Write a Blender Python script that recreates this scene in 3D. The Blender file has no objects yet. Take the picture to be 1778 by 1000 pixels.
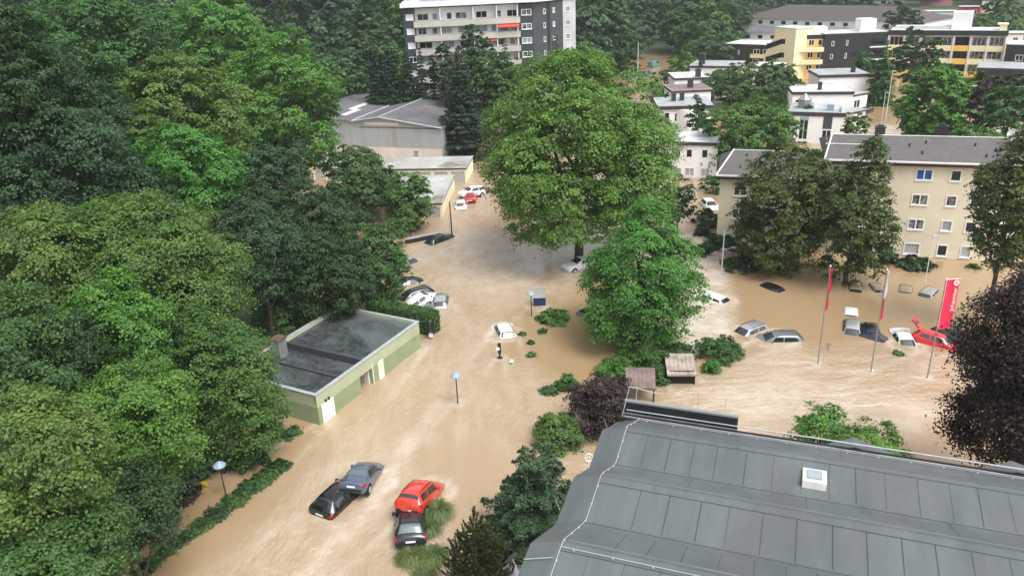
import bpy, math, random
import numpy as np
from mathutils import Matrix, Vector
R = math.radians
SC = bpy.context.scene
COL = SC.collection

# ------------------------------------------------------------------ camera, sky, sun, exposure
CAM_H, FOC = 32.0, 1343.0                      # metres above the flood; focal length in photo pixels (1778 wide)
_D = np.array([136.0, 3160.0, 1343.0]); _D /= np.linalg.norm(_D)
FW = np.array([0.0, math.sqrt(1 - _D[2] ** 2), -_D[2]])
_ry = _D[0] * FW[2] / FW[1]
RT = np.array([math.sqrt(1 - _ry ** 2 - _D[0] ** 2), _ry, -_D[0]])
DN = np.cross(FW, RT)
cam = bpy.data.cameras.new('camera'); camo = bpy.data.objects.new('camera', cam); COL.objects.link(camo)
camo.matrix_world = Matrix(((RT[0], -DN[0], -FW[0], 0), (RT[1], -DN[1], -FW[1], 0), (RT[2], -DN[2], -FW[2], CAM_H), (0, 0, 0, 1)))
cam.sensor_width = 36.0; cam.lens = FOC / 1778 * 36.0
cam.clip_start = 0.5; cam.clip_end = 4000
SC.camera = camo

HAZE = 0.0002
SUN_EL, SUN_AZ = 60.0, 138.0                   # azimuth: clockwise from +Y
wd = bpy.data.worlds.new('World'); SC.world = wd; wd.use_nodes = True
nt = wd.node_tree; bg = nt.nodes['Background']
sky = nt.nodes.new('ShaderNodeTexSky'); sky.sky_type = 'NISHITA'; sky.sun_disc = False
sky.sun_elevation = R(SUN_EL); sky.sun_rotation = R(SUN_AZ)
sky.air_density = 1.0; sky.dust_density = 3.0
hs = nt.nodes.new('ShaderNodeHueSaturation'); hs.inputs['Saturation'].default_value = 0.18   # overcast: a whitened sky
nt.links.new(sky.outputs[0], hs.inputs['Color']); nt.links.new(hs.outputs[0], bg.inputs[0])
bg.inputs[1].default_value = 0.13
sl = bpy.data.lights.new('sun', 'SUN'); sl.energy = 1.35; sl.angle = R(30); sl.color = (1.0, 0.985, 0.95)
so = bpy.data.objects.new('sun', sl); COL.objects.link(so)
sd = Vector((math.sin(R(SUN_AZ)) * math.cos(R(SUN_EL)), math.cos(R(SUN_AZ)) * math.cos(R(SUN_EL)), math.sin(R(SUN_EL))))
so.rotation_euler = sd.to_track_quat('Z', 'Y').to_euler()
vs = SC.view_settings; vs.view_transform = 'Standard'; vs.look = 'None'; vs.exposure = 1.04; vs.gamma = 1.0
SC.cycles.max_bounces = 6; SC.cycles.diffuse_bounces = 3; SC.cycles.glossy_bounces = 2
SC.cycles.transmission_bounces = 2; SC.cycles.transparent_max_bounces = 4; SC.cycles.volume_bounces = 0
SC.cycles.use_denoising = True

# ------------------------------------------------------------------ pixel -> world helpers (survey of the place)
EYE = np.array([0, 0, CAM_H])
def ray(px, py):
    v = (px - 889) * RT + (py - 500) * DN + FOC * FW
    return v / np.linalg.norm(v)
def G(px, py, z=0.0):
    v = ray(px, py); return EYE + v * ((z - CAM_H) / v[2])
def P(px, py, s): return EYE + ray(px, py) * s

# ------------------------------------------------------------------ materials
MATS = {}
def srgb(r, g, b):
    f = lambda c: (c / 255 / 12.92) if c / 255 <= 0.04045 else ((c / 255 + 0.055) / 1.055) ** 2.4
    return (f(r), f(g), f(b))
def new_mat(name):
    m = bpy.data.materials.new(name); m.use_nodes = True; MATS[name] = m
    return m, m.node_tree.nodes, m.node_tree.links, m.node_tree.nodes['Principled BSDF']
def mix_rgb(N, L, fac, a, b, mode='MIX'):
    n = N.new('ShaderNodeMix'); n.data_type = 'RGBA'; n.blend_type = mode
    for sock, v in ((n.inputs[0], fac), (n.inputs[6], a), (n.inputs[7], b)):
        if hasattr(v, 'links'): L.new(v, sock)
        elif isinstance(v, (int, float)): sock.default_value = v
        else: sock.default_value = (*v[:3], 1)
    return n.outputs[2]
def noise(N, L, scale, detail=4, vec=None, rough=0.55, dist=0.0):
    n = N.new('ShaderNodeTexNoise'); n.inputs['Scale'].default_value = scale; n.inputs['Detail'].default_value = detail
    n.inputs['Roughness'].default_value = rough; n.inputs['Distortion'].default_value = dist
    if vec is not None: L.new(vec, n.inputs['Vector'])
    return n.outputs['Fac']
def ramp(N, L, fac, p0, p1, c0=(0, 0, 0), c1=(1, 1, 1)):
    n = N.new('ShaderNodeValToRGB'); L.new(fac, n.inputs[0])
    e = n.color_ramp.elements; e[0].position = p0; e[1].position = p1; e[0].color = (*c0, 1); e[1].color = (*c1, 1)
    return n.outputs[0]
def coords(N, kind='Object'): return N.new('ShaderNodeTexCoord').outputs[kind]
def mapping(N, L, vec, scale=(1, 1, 1), rot=(0, 0, 0)):
    m = N.new('ShaderNodeMapping'); L.new(vec, m.inputs[0]); m.inputs['Scale'].default_value = scale; m.inputs['Rotation'].default_value = rot
    return m.outputs[0]
def bump(N, L, b, h, strength, dist):
    n = N.new('ShaderNodeBump'); n.inputs['Strength'].default_value = strength; n.inputs['Distance'].default_value = dist
    L.new(h, n.inputs['Height']); L.new(n.outputs[0], b.inputs['Normal'])
def plain(name, c, rough=0.6, amt=0.18, scale=1.2, dirt=None, metal=0.0, bmp=0.0, spec=0.4, streak=False):
    m, N, L, b = new_mat(name)
    co = coords(N)
    if streak: co = mapping(N, L, co, (1, 1, 0.12))
    f = noise(N, L, scale, 5, co, 0.6)
    lo = tuple(x * (1 - amt) for x in c); hi = tuple(min(1, x * (1 + amt)) for x in c)
    cc = mix_rgb(N, L, ramp(N, L, f, 0.3, 0.7), lo, hi)
    if dirt:
        d2 = noise(N, L, scale * 0.45, 6, co, 0.7)
        cc = mix_rgb(N, L, ramp(N, L, d2, 0.52, 0.68), cc, dirt)
    L.new(cc, b.inputs['Base Color'])
    b.inputs['Roughness'].default_value = rough; b.inputs['Metallic'].default_value = metal
    b.inputs['Specular IOR Level'].default_value = spec
    if bmp: bump(N, L, b, noise(N, L, scale * 9, 3, co), bmp, 0.02)
    return m
def paint(name, c, rough=0.18, dirt=(0.30, 0.21, 0.13), metal=0.0):
    m, N, L, b = new_mat(name); co = coords(N)
    f = ramp(N, L, noise(N, L, 2.2, 6, co, 0.7), 0.55, 0.8)
    sp = N.new('ShaderNodeSeparateXYZ'); L.new(co, sp.inputs[0])
    mul = N.new('ShaderNodeMath'); mul.operation = 'MULTIPLY'; L.new(f, mul.inputs[0]); mul.inputs[1].default_value = 0.35
    L.new(mix_rgb(N, L, mul.outputs[0], c, dirt), b.inputs['Base Color'])
    b.inputs['Roughness'].default_value = rough; b.inputs['Metallic'].default_value = metal
    b.inputs['Coat Weight'].default_value = 0.5; b.inputs['Coat Roughness'].default_value = 0.08
    return m
def leafmat(name, c, var=0.35, trans=0.28, hue=0.03):
    m, N, L, b = new_mat(name)
    g = N.new('ShaderNodeNewGeometry'); oi = N.new('ShaderNodeObjectInfo')
    lo = tuple(x * (1 - var) for x in c); hi = (min(1, c[0] * (1 + var * 1.5)), min(1, c[1] * (1 + var)), c[2] * (1 + var * 0.4))
    cc = mix_rgb(N, L, g.outputs['Random Per Island'], lo, hi)
    cl = ramp(N, L, noise(N, L, 0.55, 2, coords(N)), 0.35, 0.65, (0.80, 0.84, 0.9), (1.15, 1.14, 1.0))
    cc = mix_rgb(N, L, 1.0, cc, cl, 'MULTIPLY')
    h = N.new('ShaderNodeHueSaturation'); L.new(cc, h.inputs['Color'])
    mr = N.new('ShaderNodeMapRange'); L.new(oi.outputs['Random'], mr.inputs[0]); mr.inputs[3].default_value = 0.5 - hue * .4; mr.inputs[4].default_value = 0.5 + hue * .5
    L.new(mr.outputs[0], h.inputs['Hue'])
    L.new(h.outputs[0], b.inputs['Base Color']); b.inputs['Roughness'].default_value = 0.55; b.inputs['Specular IOR Level'].default_value = 0.35
    t = N.new('ShaderNodeBsdfTranslucent'); L.new(mix_rgb(N, L, 1.0, h.outputs[0], (1.0, 1.2, 0.6), 'MULTIPLY'), t.inputs[0])
    mx = N.new('ShaderNodeMixShader'); mx.inputs[0].default_value = trans
    L.new(b.outputs[0], mx.inputs[1]); L.new(t.outputs[0], mx.inputs[2]); L.new(mx.outputs[0], N['Material Output'].inputs[0])
    return m

plain('white_wall', (0.86, 0.86, 0.86), 0.8, 0.06, 0.5)
plain('white_trim', (0.78, 0.78, 0.77), 0.5, 0.06)
plain('cream_wall', (0.70, 0.635, 0.48), 0.85, 0.06, 0.5)
plain('beige_wall', (0.66, 0.61, 0.54), 0.85, 0.1, 0.4, streak=True)
plain('balcony_concrete', (0.52, 0.49, 0.43), 0.85, 0.1, 0.4)
plain('navy_panel', (0.050, 0.056, 0.070), 0.55, 0.15, 0.6)
plain('slate_panel', (0.060, 0.066, 0.074), 0.6, 0.12, 0.6)
plain('black_panel', (0.022, 0.023, 0.026), 0.6, 0.2, 0.6)
plain('yellow_wall', (0.82, 0.66, 0.30), 0.8, 0.05, 0.5)
plain('ochre_wall', (0.82, 0.52, 0.13), 0.8, 0.06, 0.5)
plain('pale_yellow', (0.80, 0.72, 0.46), 0.8, 0.05, 0.5)
plain('garage_yellow', (0.76, 0.71, 0.50), 0.85, 0.07, 0.5)
plain('flat_roof', (0.33, 0.35, 0.36), 0.7, 0.2, 0.35, dirt=(0.20, 0.20, 0.20))
plain('pale_roof', (0.55, 0.56, 0.56), 0.6, 0.15, 0.35)
plain('garage_roof', (0.40, 0.39, 0.37), 0.6, 0.25, 0.3, dirt=(0.16, 0.14, 0.11))
plain('brown_roof', (0.085, 0.073, 0.070), 0.7, 0.15, 2.0)
plain('slate_roof', (0.105, 0.098, 0.098), 0.7, 0.14, 2.5, dirt=(0.135, 0.122, 0.11), bmp=0.3)
plain('hall_roof', (0.12, 0.12, 0.13), 0.65, 0.2, 0.25, dirt=(0.20, 0.17, 0.15))
plain('hall_cladding', (0.38, 0.395, 0.405), 0.6, 0.1, 0.8, dirt=(0.33, 0.32, 0.30), streak=True)
plain('rust', (0.12, 0.075, 0.055), 0.9, 0.4, 2)
plain('fascia_dark', (0.045, 0.040, 0.045), 0.5)
plain('fascia_maroon', (0.065, 0.022, 0.025), 0.5)
plain('zinc', (0.50, 0.52, 0.54), 0.4, 0.15, 1.5, metal=0.3)
plain('grey_metal', (0.30, 0.31, 0.32), 0.45, 0.15, metal=0.4)
plain('dark_metal', (0.035, 0.037, 0.04), 0.5)
plain('pole_white', (0.72, 0.72, 0.70), 0.5)
plain('wood_old', (0.33, 0.28, 0.23), 0.9, 0.35, 1.4, dirt=(0.45, 0.41, 0.36), bmp=0.4)
plain('wood_dark', (0.035, 0.026, 0.022), 0.9, 0.3, 2.0)
plain('wood_brown', (0.20, 0.145, 0.13), 0.85, 0.3, 1.2, bmp=0.3)
plain('bark', (0.085, 0.068, 0.050), 0.95, 0.3, 3.0, bmp=0.6)
plain('brick_red', (0.46, 0.035, 0.045), 0.8, 0.08)
plain('tile_red', (0.17, 0.07, 0.075), 0.8, 0.15, 2)
plain('curtain_blue', (0.03, 0.10, 0.32), 0.8, 0.5, 6)
plain('shutter_grey', (0.42, 0.42, 0.41), 0.6, 0.06, 2)
plain('door_white', (0.80, 0.80, 0.78), 0.5, 0.04)
plain('flag_red', (0.82, 0.03, 0.085), 0.7, 0.06, 1)
plain('flag_white', (0.85, 0.80, 0.80), 0.7, 0.05, 1)
plain('signal_red', (0.6, 0.03, 0.03), 0.5)
plain('awning_red', (0.72, 0.075, 0.055), 0.7)
plain('sign_blue', (0.012, 0.035, 0.13), 0.4)
plain('sign_grey', (0.50, 0.50, 0.47), 0.5)
plain('sign_yellow', (0.75, 0.55, 0.03), 0.5)
plain('teal', (0.10, 0.45, 0.42), 0.5)
plain('rubber', (0.018, 0.018, 0.018), 0.8)
plain('rim', (0.55, 0.56, 0.57), 0.35, metal=0.6)
plain('black_trim', (0.015, 0.015, 0.016), 0.5)
plain('plate_white', (0.75, 0.76, 0.78), 0.4, 0.03)
plain('lamp_red', (0.42, 0.015, 0.015), 0.15)
plain('lamp_clear', (0.55, 0.57, 0.60), 0.1)
plain('lamp_blue_grey', (0.27, 0.36, 0.46), 0.4)
plain('ring_white', (0.8, 0.78, 0.75), 0.5)
m, N, L, b = new_mat('glass'); b.inputs['Base Color'].default_value = (0.012, 0.014, 0.017, 1); b.inputs['Roughness'].default_value = 0.06
m, N, L, b = new_mat('car_glass'); b.inputs['Base Color'].default_value = (0.02, 0.026, 0.03, 1); b.inputs['Roughness'].default_value = 0.04
b.inputs['IOR'].default_value = 1.9
m, N, L, b = new_mat('sky_toned_glass'); b.inputs['Base Color'].default_value = (0.10, 0.135, 0.14, 1); b.inputs['Roughness'].default_value = 0.06; b.inputs['IOR'].default_value = 2.0  # rear glass: base colour lightened to stand for reflected sky
m, N, L, b = new_mat('pale_pane'); b.inputs['Base Color'].default_value = (0.30, 0.34, 0.37, 1); b.inputs['Roughness'].default_value = 0.25
m, N, L, b = new_mat('curtain_pane')
L.new(ramp(N, L, noise(N, L, 1.6, 2, coords(N)), 0.4, 0.6, (0.02, 0.022, 0.025), (0.30, 0.29, 0.27)), b.inputs['Base Color']); b.inputs['Roughness'].default_value = 0.15
# car paints
for n_, c_, mt in (('black', (0.006, 0.006, 0.007), 0), ('steel_blue', (0.10, 0.135, 0.20), 0.3), ('red', (0.62, 0.045, 0.025), 0), ('anthracite', (0.022, 0.026, 0.032), 0.2),
                  ('white', (0.76, 0.77, 0.77), 0), ('silver', (0.46, 0.48, 0.50), 0.5), ('grey', (0.20, 0.21, 0.215), 0.4), ('navy', (0.02, 0.03, 0.06), 0.2),
                  ('mudsilver', (0.36, 0.29, 0.21), 0.3), ('crimson', (0.62, 0.02, 0.03), 0), ('blue', (0.03, 0.08, 0.25), 0), ('darkgreen', (0.02, 0.035, 0.03), 0.2), ('teal_car', (0.10, 0.26, 0.24), 0)):
    paint('paint_' + n_, c_, metal=mt)
# green building: two-tone walls with stains
plain('green_upper', (0.41, 0.45, 0.30), 0.85, 0.12, 0.5, dirt=(0.34, 0.35, 0.25))
plain('green_lower', (0.27, 0.315, 0.175), 0.85, 0.12, 0.6)
m, N, L, b = new_mat('wet_felt'); co = coords(N)
f1 = noise(N, L, 0.35, 6, mapping(N, L, co, (1.0, 0.5, 1)), 0.65, 0.6)
cc = mix_rgb(N, L, ramp(N, L, f1, 0.42, 0.60), (0.036, 0.041, 0.042), (0.088, 0.108, 0.108))
f2 = noise(N, L, 3.0, 4, co); cc = mix_rgb(N, L, ramp(N, L, f2, 0.45, 0.9), cc, (0.115, 0.13, 0.128)); L.new(cc, b.inputs['Base Color'])
rr = ramp(N, L, f1, 0.42, 0.6, (0.2,) * 3, (0.5,) * 3); L.new(rr, b.inputs['Roughness'])
# big roof membrane: felt sheets, subtle stain streaks
m, N, L, b = new_mat('membrane'); co = coords(N)
f1 = noise(N, L, 0.5, 6, mapping(N, L, co, (1.6, 0.35, 1)), 0.65); f2 = noise(N, L, 7, 4, co)
cc = mix_rgb(N, L, ramp(N, L, f1, 0.3, 0.72), (0.072, 0.086, 0.089), (0.122, 0.140, 0.142))
cc = mix_rgb(N, L, ramp(N, L, noise(N, L, 0.22, 5, mapping(N, L, co, (2.4, 0.5, 1)), 0.7), 0.52, 0.74), cc, (0.098, 0.097, 0.098))
cc = mix_rgb(N, L, ramp(N, L, f2, 0.2, 0.85, (0.88,) * 3, (1.1,) * 3), (0, 0, 0), cc, 'MULTIPLY') if False else cc
L.new(cc, b.inputs['Base Color']); b.inputs['Roughness'].default_value = 0.55; bump(N, L, b, noise(N, L, 2.2, 5, co), 0.35, 0.03)
plain('membrane_seam', (0.045, 0.053, 0.055), 0.7)
plain('membrane_light', (0.165, 0.19, 0.195), 0.5, 0.12, 0.7)

leafmat('leaf_plane', (0.105, 0.228, 0.045), 0.22)
leafmat('leaf_bright', (0.088, 0.218, 0.042), 0.22)
leafmat('leaf_mid', (0.062, 0.138, 0.040), 0.22)
leafmat('leaf_mid2', (0.084, 0.175, 0.043), 0.22)
leafmat('leaf_blue', (0.044, 0.098, 0.046), 0.22)
leafmat('leaf_dark', (0.037, 0.087, 0.030), 0.22)
leafmat('leaf_olive', (0.118, 0.188, 0.046), 0.22)
leafmat('leaf_lime', (0.160, 0.270, 0.030), 0.25)
leafmat('leaf_linden', (0.066, 0.114, 0.034), 0.55)
leafmat('leaf_conifer', (0.022, 0.050, 0.028), 0.3, 0.1)
leafmat('leaf_cedar', (0.038, 0.088, 0.044), 0.35, 0.1)
leafmat('leaf_pine', (0.054, 0.080, 0.028), 0.5, 0.1)
leafmat('leaf_purple', (0.018, 0.011, 0.011), 0.5, 0.08, 0.0)
leafmat('leaf_maroon', (0.036, 0.026, 0.028), 0.4, 0.1, 0.0)
leafmat('leaf_topiary', (0.018, 0.056, 0.018), 0.25, 0.12)
leafmat('leaf_grass', (0.14, 0.21, 0.085), 0.4)
leafmat('leaf_far', (0.050, 0.104, 0.048), 0.2, 0.15)

# ------------------------------------------------------------------ mesh builder
class MB:
    def __init__(s, M=None): s.v = []; s.f = []; s.m = []; s.M = M; s.mats = []
    def _mi(s, mat):
        if mat is None: return 0
        if mat not in s.mats: s.mats.append(mat)
        return s.mats.index(mat)
    def poly(s, pts, mat=None):
        i = len(s.v); s.v += [tuple(p) for p in pts]; s.f.append(tuple(range(i, i + len(pts)))); s.m.append(s._mi(mat))
    def box(s, x0, x1, y0, y1, z0, z1, mat=None):
        i = len(s.v); k = s._mi(mat)
        s.v += [(x, y, z) for z in (z0, z1) for x, y in ((x0, y0), (x1, y0), (x1, y1), (x0, y1))]
        for q in ((3, 2, 1, 0), (4, 5, 6, 7), (0, 1, 5, 4), (1, 2, 6, 5), (2, 3, 7, 6), (3, 0, 4, 7)):
            s.f.append(tuple(i + a for a in q)); s.m.append(k)
    def prism(s, pts, z0, z1, mat=None):
        n = len(pts); i = len(s.v); k = s._mi(mat)
        s.v += [(p[0], p[1], z0) for p in pts] + [(p[0], p[1], z1) for p in pts]
        s.f.append(tuple(i + a for a in range(n - 1, -1, -1))); s.f.append(tuple(i + n + a for a in range(n))); s.m += [k, k]
        for a in range(n):
            c = (a + 1) % n; s.f.append((i + a, i + c, i + n + c, i + n + a)); s.m.append(k)
    def extr(s, prof, x0, x1, mat=None):           # profile in (y,z), swept along x
        n = len(prof); i = len(s.v); k = s._mi(mat)
        s.v += [(x0, p[0], p[1]) for p in prof] + [(x1, p[0], p[1]) for p in prof]
        s.f.append(tuple(i + a for a in range(n))); s.f.append(tuple(i + n + a for a in range(n - 1, -1, -1))); s.m += [k, k]
        for a in range(n):
            c = (a + 1) % n; s.f.append((i + c, i + a, i + n + a, i + n + c)); s.m.append(k)
    def tube(s, p0, p1, r0, r1=None, n=8, mat=None, cap=True):
        r1 = r0 if r1 is None else r1; p0 = np.array(p0, float); p1 = np.array(p1, float); k = s._mi(mat)
        d = p1 - p0; d = d / (np.linalg.norm(d) + 1e-9); a = np.cross(d, (0, 0, 1) if abs(d[2]) < 0.9 else (1, 0, 0)); a /= np.linalg.norm(a); b = np.cross(d, a)
        i = len(s.v)
        for p, r in ((p0, r0), (p1, r1)):
            for j in range(n):
                t = 2 * math.pi * j / n; s.v.append(tuple(p + r * (math.cos(t) * a + math.sin(t) * b)))
        for j in range(n):
            c = (j + 1) % n; s.f.append((i + j, i + c, i + n + c, i + n + j)); s.m.append(k)
        if cap:
            s.f.append(tuple(i + j for j in range(n - 1, -1, -1))); s.f.append(tuple(i + n + j for j in range(n))); s.m += [k, k]
    def build(s, name, mat=None, parent=None, smooth=False, M=None):
        me = bpy.data.meshes.new(name); v = s.v; M = M or s.M
        if M is not None: v = [tuple(M @ Vector(p)) for p in v]
        me.from_pydata(v, [], s.f)
        for mt in (s.mats or [mat]): me.materials.append(MATS[mt] if isinstance(mt, str) else mt)
        if len(s.mats) > 1: me.polygons.foreach_set('material_index', s.m)
        if smooth:
            me.polygons.foreach_set('use_smooth', [True] * len(me.polygons))
        me.update()
        o = bpy.data.objects.new(name, me); COL.objects.link(o)
        if parent is not None: o.parent = parent
        return o
def tag(o, label, cat, group=None, kind=None):
    o['label'] = label
    if cat: o['category'] = cat
    if group: o['group'] = group
    if kind: o['kind'] = kind
    return o
def thing(name, label, cat, loc=(0, 0, 0), rz=0.0, group=None):
    o = bpy.data.objects.new(name, None); COL.objects.link(o); o.empty_display_size = 0.5
    o.location = [float(c) for c in loc]; o.rotation_euler = (0, 0, rz)
    return tag(o, label, cat, group)
def structure(name, mb, mat, smooth=False):
    o = mb.build(name, mat, None, smooth); o['kind'] = 'structure'; o['label'] = name.replace('_', ' '); return o
def smooth_by_angle(o, deg=35):
    me = o.data
    try: me.set_sharp_from_angle(angle=R(deg))
    except Exception: pass

# ------------------------------------------------------------------ terrain and flood water
def sstep(x, a, b):
    t = np.clip((x - a) / (b - a), 0, 1); return t * t * (3 - 2 * t)
BL_Y = [0, 20, 35, 46, 55, 75, 100, 125, 140, 170, 215, 260, 400]
BL_X = [-34, -29, -23.4, -18.2, -21.5, -21, -30, -42, -50, -55, -40, -10, 30]
def terrain(x, y):
    x = np.asarray(x, float); y = np.asarray(y, float)
    dl = np.interp(y, BL_Y, BL_X) - x
    z = -2.0 + 2.5 * sstep(dl, -0.5, 3.5) + 0.10 * np.clip(dl - 4, 0, None) * sstep(y, 60, 140) + 0.03 * np.clip(dl - 4, 0, None)
    bk = np.clip(y - 205, 0, None) * sstep(-x, -34, 0)
    z = z + 0.16 * np.clip(bk, 0, 400)
    far = np.clip(y - 275, 0, None)
    z = z + 2.6 * sstep(y, 262, 285) * sstep(x, 20, 40) + 0.035 * far * sstep(x, -10, 60) + 0.10 * np.clip(y - 520, 0, None) * sstep(x, 0, 60)
    return np.minimum(z, 85)
def grid_mesh(name, xs, ys, zf, mat, smooth=True):
    X, Y = np.meshgrid(xs, ys); Z = zf(X, Y); nx, ny = len(xs), len(ys)
    me = bpy.data.meshes.new(name); v = np.stack([X, Y, Z], -1).reshape(-1, 3)
    i = np.arange((ny - 1) * nx).reshape(ny - 1, nx)[:, :-1].ravel()
    q = np.stack([i, i + 1, i + nx + 1, i + nx], -1)
    me.from_pydata(v.tolist(), [], q.tolist()); me.materials.append(MATS[mat])
    me.polygons.foreach_set('use_smooth', [smooth] * len(q)); me.update()
    o = bpy.data.objects.new(name, me); COL.objects.link(o); return o, v
m, N, L, b = new_mat('soil'); co = coords(N)
cc = mix_rgb(N, L, ramp(N, L, noise(N, L, 0.15, 6, co), 0.4, 0.62), (0.030, 0.048, 0.016), (0.065, 0.095, 0.028))
cc = mix_rgb(N, L, ramp(N, L, noise(N, L, 1.1, 4, co), 0.55, 0.75), cc, (0.06, 0.045, 0.03)); L.new(cc, b.inputs['Base Color']); b.inputs['Roughness'].default_value = 1.0
def axis(lo, hi, fine_lo, fine_hi, step, coarse):
    return np.array(sorted(set(list(np.arange(lo, fine_lo, coarse)) + list(np.arange(fine_lo, fine_hi, step)) + list(np.arange(fine_hi, hi + coarse, coarse)))))
go, _ = grid_mesh('ground', axis(-1500, 1500, -120, 160, 3, 60), axis(-300, 2400, 0, 420, 3, 60), terrain, 'soil')
go['kind'] = 'structure'; go['label'] = 'ground'

m, N, L, b = new_mat('floodwater'); co = coords(N)
at = N.new('ShaderNodeAttribute'); at.attribute_name = 'turb'; tb = at.outputs['Fac']
at2 = N.new('ShaderNodeAttribute'); at2.attribute_name = 'cross'; xb = at2.outputs['Fac']
wn = N.new('ShaderNodeTexNoise'); wn.inputs['Scale'].default_value = 0.16; wn.inputs['Detail'].default_value = 3; L.new(co, wn.inputs['Vector'])
wv = N.new('ShaderNodeVectorMath'); wv.operation = 'SCALE'; L.new(wn.outputs['Color'], wv.inputs[0]); wv.inputs[3].default_value = 1.8
wa = N.new('ShaderNodeVectorMath'); L.new(co, wa.inputs[0]); L.new(wv.outputs[0], wa.inputs[1]); wc = wa.outputs[0]
sA = noise(N, L, 0.9, 6, mapping(N, L, wc, (1.0, 0.34, 1), (0, 0, R(-8))), 0.62)       # stream along the street
sB = noise(N, L, 0.9, 6, mapping(N, L, wc, (0.26, 1.1, 1), (0, 0, R(14))), 0.62)       # stream across the lower car park
st = N.new('ShaderNodeMix'); L.new(xb, st.inputs[0]); L.new(sA, st.inputs[2]); L.new(sB, st.inputs[3]); stv = st.outputs[0]
def mth(op, a, b_):
    n = N.new('ShaderNodeMath'); n.operation = op
    for s_, v in ((n.inputs[0], a), (n.inputs[1], b_)):
        if hasattr(v, 'links'): L.new(v, s_)
        else: s_.default_value = v
    return n.outputs[0]
big = ramp(N, L, noise(N, L, 0.07, 4, co, 0.6, 0.8), 0.3, 0.7)
tt = mth('MULTIPLY', tb, mth('ADD', mth('MULTIPLY', big, 0.45), 0.70))
c0 = mix_rgb(N, L, big, (0.335, 0.225, 0.122), (0.37, 0.257, 0.147))
c1 = mix_rgb(N, L, ramp(N, L, stv, 0.30, 0.70), (0.385, 0.275, 0.170), (0.47, 0.36, 0.25))
cc = mix_rgb(N, L, tt, c0, c1)
fo = ramp(N, L, noise(N, L, 2.6, 5, mapping(N, L, wc, (1, 0.6, 1)), 0.7), 0.60, 0.72)
fm = ramp(N, L, noise(N, L, 0.12, 3, wc, 0.5), 0.50, 0.62)
ff = mth('MULTIPLY', mth('MULTIPLY', fo, fm), mth('MULTIPLY', tb, 0.6))
cc = mix_rgb(N, L, ff, cc, (0.76, 0.67, 0.55)); at3 = N.new('ShaderNodeAttribute'); at3.attribute_name = 'foam_sheen'
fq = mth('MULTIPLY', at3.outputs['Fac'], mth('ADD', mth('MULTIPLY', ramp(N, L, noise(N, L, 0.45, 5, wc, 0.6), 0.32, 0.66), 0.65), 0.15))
cc = mix_rgb(N, L, fq, cc, (0.74, 0.68, 0.60)); L.new(cc, b.inputs['Base Color'])  # pale tone shared by real foam and painted-in sky reflection
b.inputs['Roughness'].default_value = 0.9; b.inputs['Specular IOR Level'].default_value = 0.0
b.inputs['Coat Weight'].default_value = 1.0; b.inputs['Coat IOR'].default_value = 2.0; L.new(mth('ADD', mth('MULTIPLY', tb, 0.08), 0.03), b.inputs['Coat Roughness'])
fine_ = noise(N, L, 3.4, 4, mapping(N, L, wc, (1, 0.4, 1), (0, 0, R(-8))), 0.6)
h1 = mth('MULTIPLY', mth('ADD', stv, mth('MULTIPLY', noise(N, L, 2.4, 5, mapping(N, L, wc, (1, 0.5, 1)), 0.65), 0.55)), mth('ADD', tb, 0.10))
bn_ = N.new('ShaderNodeBump'); bn_.inputs['Strength'].default_value = 1.0; bn_.inputs['Distance'].default_value = 0.45; L.new(h1, bn_.inputs['Height']); L.new(bn_.outputs[0], b.inputs['Coat Normal'])
bump(N, L, b, h1, 0.5, 0.16)
xs = np.array(sorted(set(np.round(np.concatenate([np.arange(-1500, -60, 60), np.arange(-60, -26, 1.2), np.arange(-26, 58, .45), np.arange(58, 130, 1.2), np.arange(130, 1560, 60)]), 3)))); ys = np.array(sorted(set(np.round(np.concatenate([np.arange(-300, 15, 45), np.arange(15, 32, 1.2), np.arange(32, 108, .45), np.arange(108, 240, 1.2), np.arange(240, 660, 60)]), 3))))
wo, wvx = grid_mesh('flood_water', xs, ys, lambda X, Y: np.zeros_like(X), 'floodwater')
wo['kind'] = 'structure'; wo['label'] = 'flood water'
def polydist(x, y, pts):
    d = np.full(x.shape, 1e9)
    for (x0, y0), (x1, y1) in zip(pts[:-1], pts[1:]):
        dx, dy = x1 - x0, y1 - y0; t = np.clip(((x - x0) * dx + (y - y0) * dy) / (dx * dx + dy * dy), 0, 1)
        d = np.minimum(d, np.hypot(x - x0 - t * dx, y - y0 - t * dy))
    return d
gp = lambda *a: [tuple(G(*p)[:2]) for p in a]
x_, y_ = wvx[:, 0], wvx[:, 1]
street = polydist(x_, y_, gp((840, 300), (800, 400), (810, 500), (760, 600), (690, 720), (600, 860), (480, 1000), (300, 1200)))
wide = 4.5 + 4.5 * sstep(y_, 38, 100) * sstep(-y_, -100, -60)
turb = 1 - sstep(street, wide * 0.45, wide * 1.35)
low = polydist(x_, y_, gp((1900, 700), (1600, 660), (1400, 650), (1290, 690), (1050, 790), (860, 680)))
t2 = (1 - sstep(low, 3.0, 7.5)) * 0.85
side = polydist(x_, y_, gp((1190, 370), (1215, 460), (1225, 560)))
t3 = (1 - sstep(side, 1.5, 4)) * 1.0
near = 0.75 * sstep(-y_, -48, -36) * sstep(x_, -22, -12)
turb = np.clip(np.maximum.reduce([turb, t2, t3, near]), 0.03, 1)
cross = np.clip((1 - sstep(low, 4, 12)) * sstep(x_, -2, 8), 0, 1)
f1_ = .45 - .45 * sstep(polydist(x_, y_, gp((720, 440), (790, 430), (860, 470), (920, 490))), 2.0, 9.0)  # sky sheen on the street water, painted as a paler colour
f2_ = 1 - sstep(polydist(x_, y_, gp((1205, 420), (1215, 470), (1222, 540), (1215, 590))), 1.0, 4.0)
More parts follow.
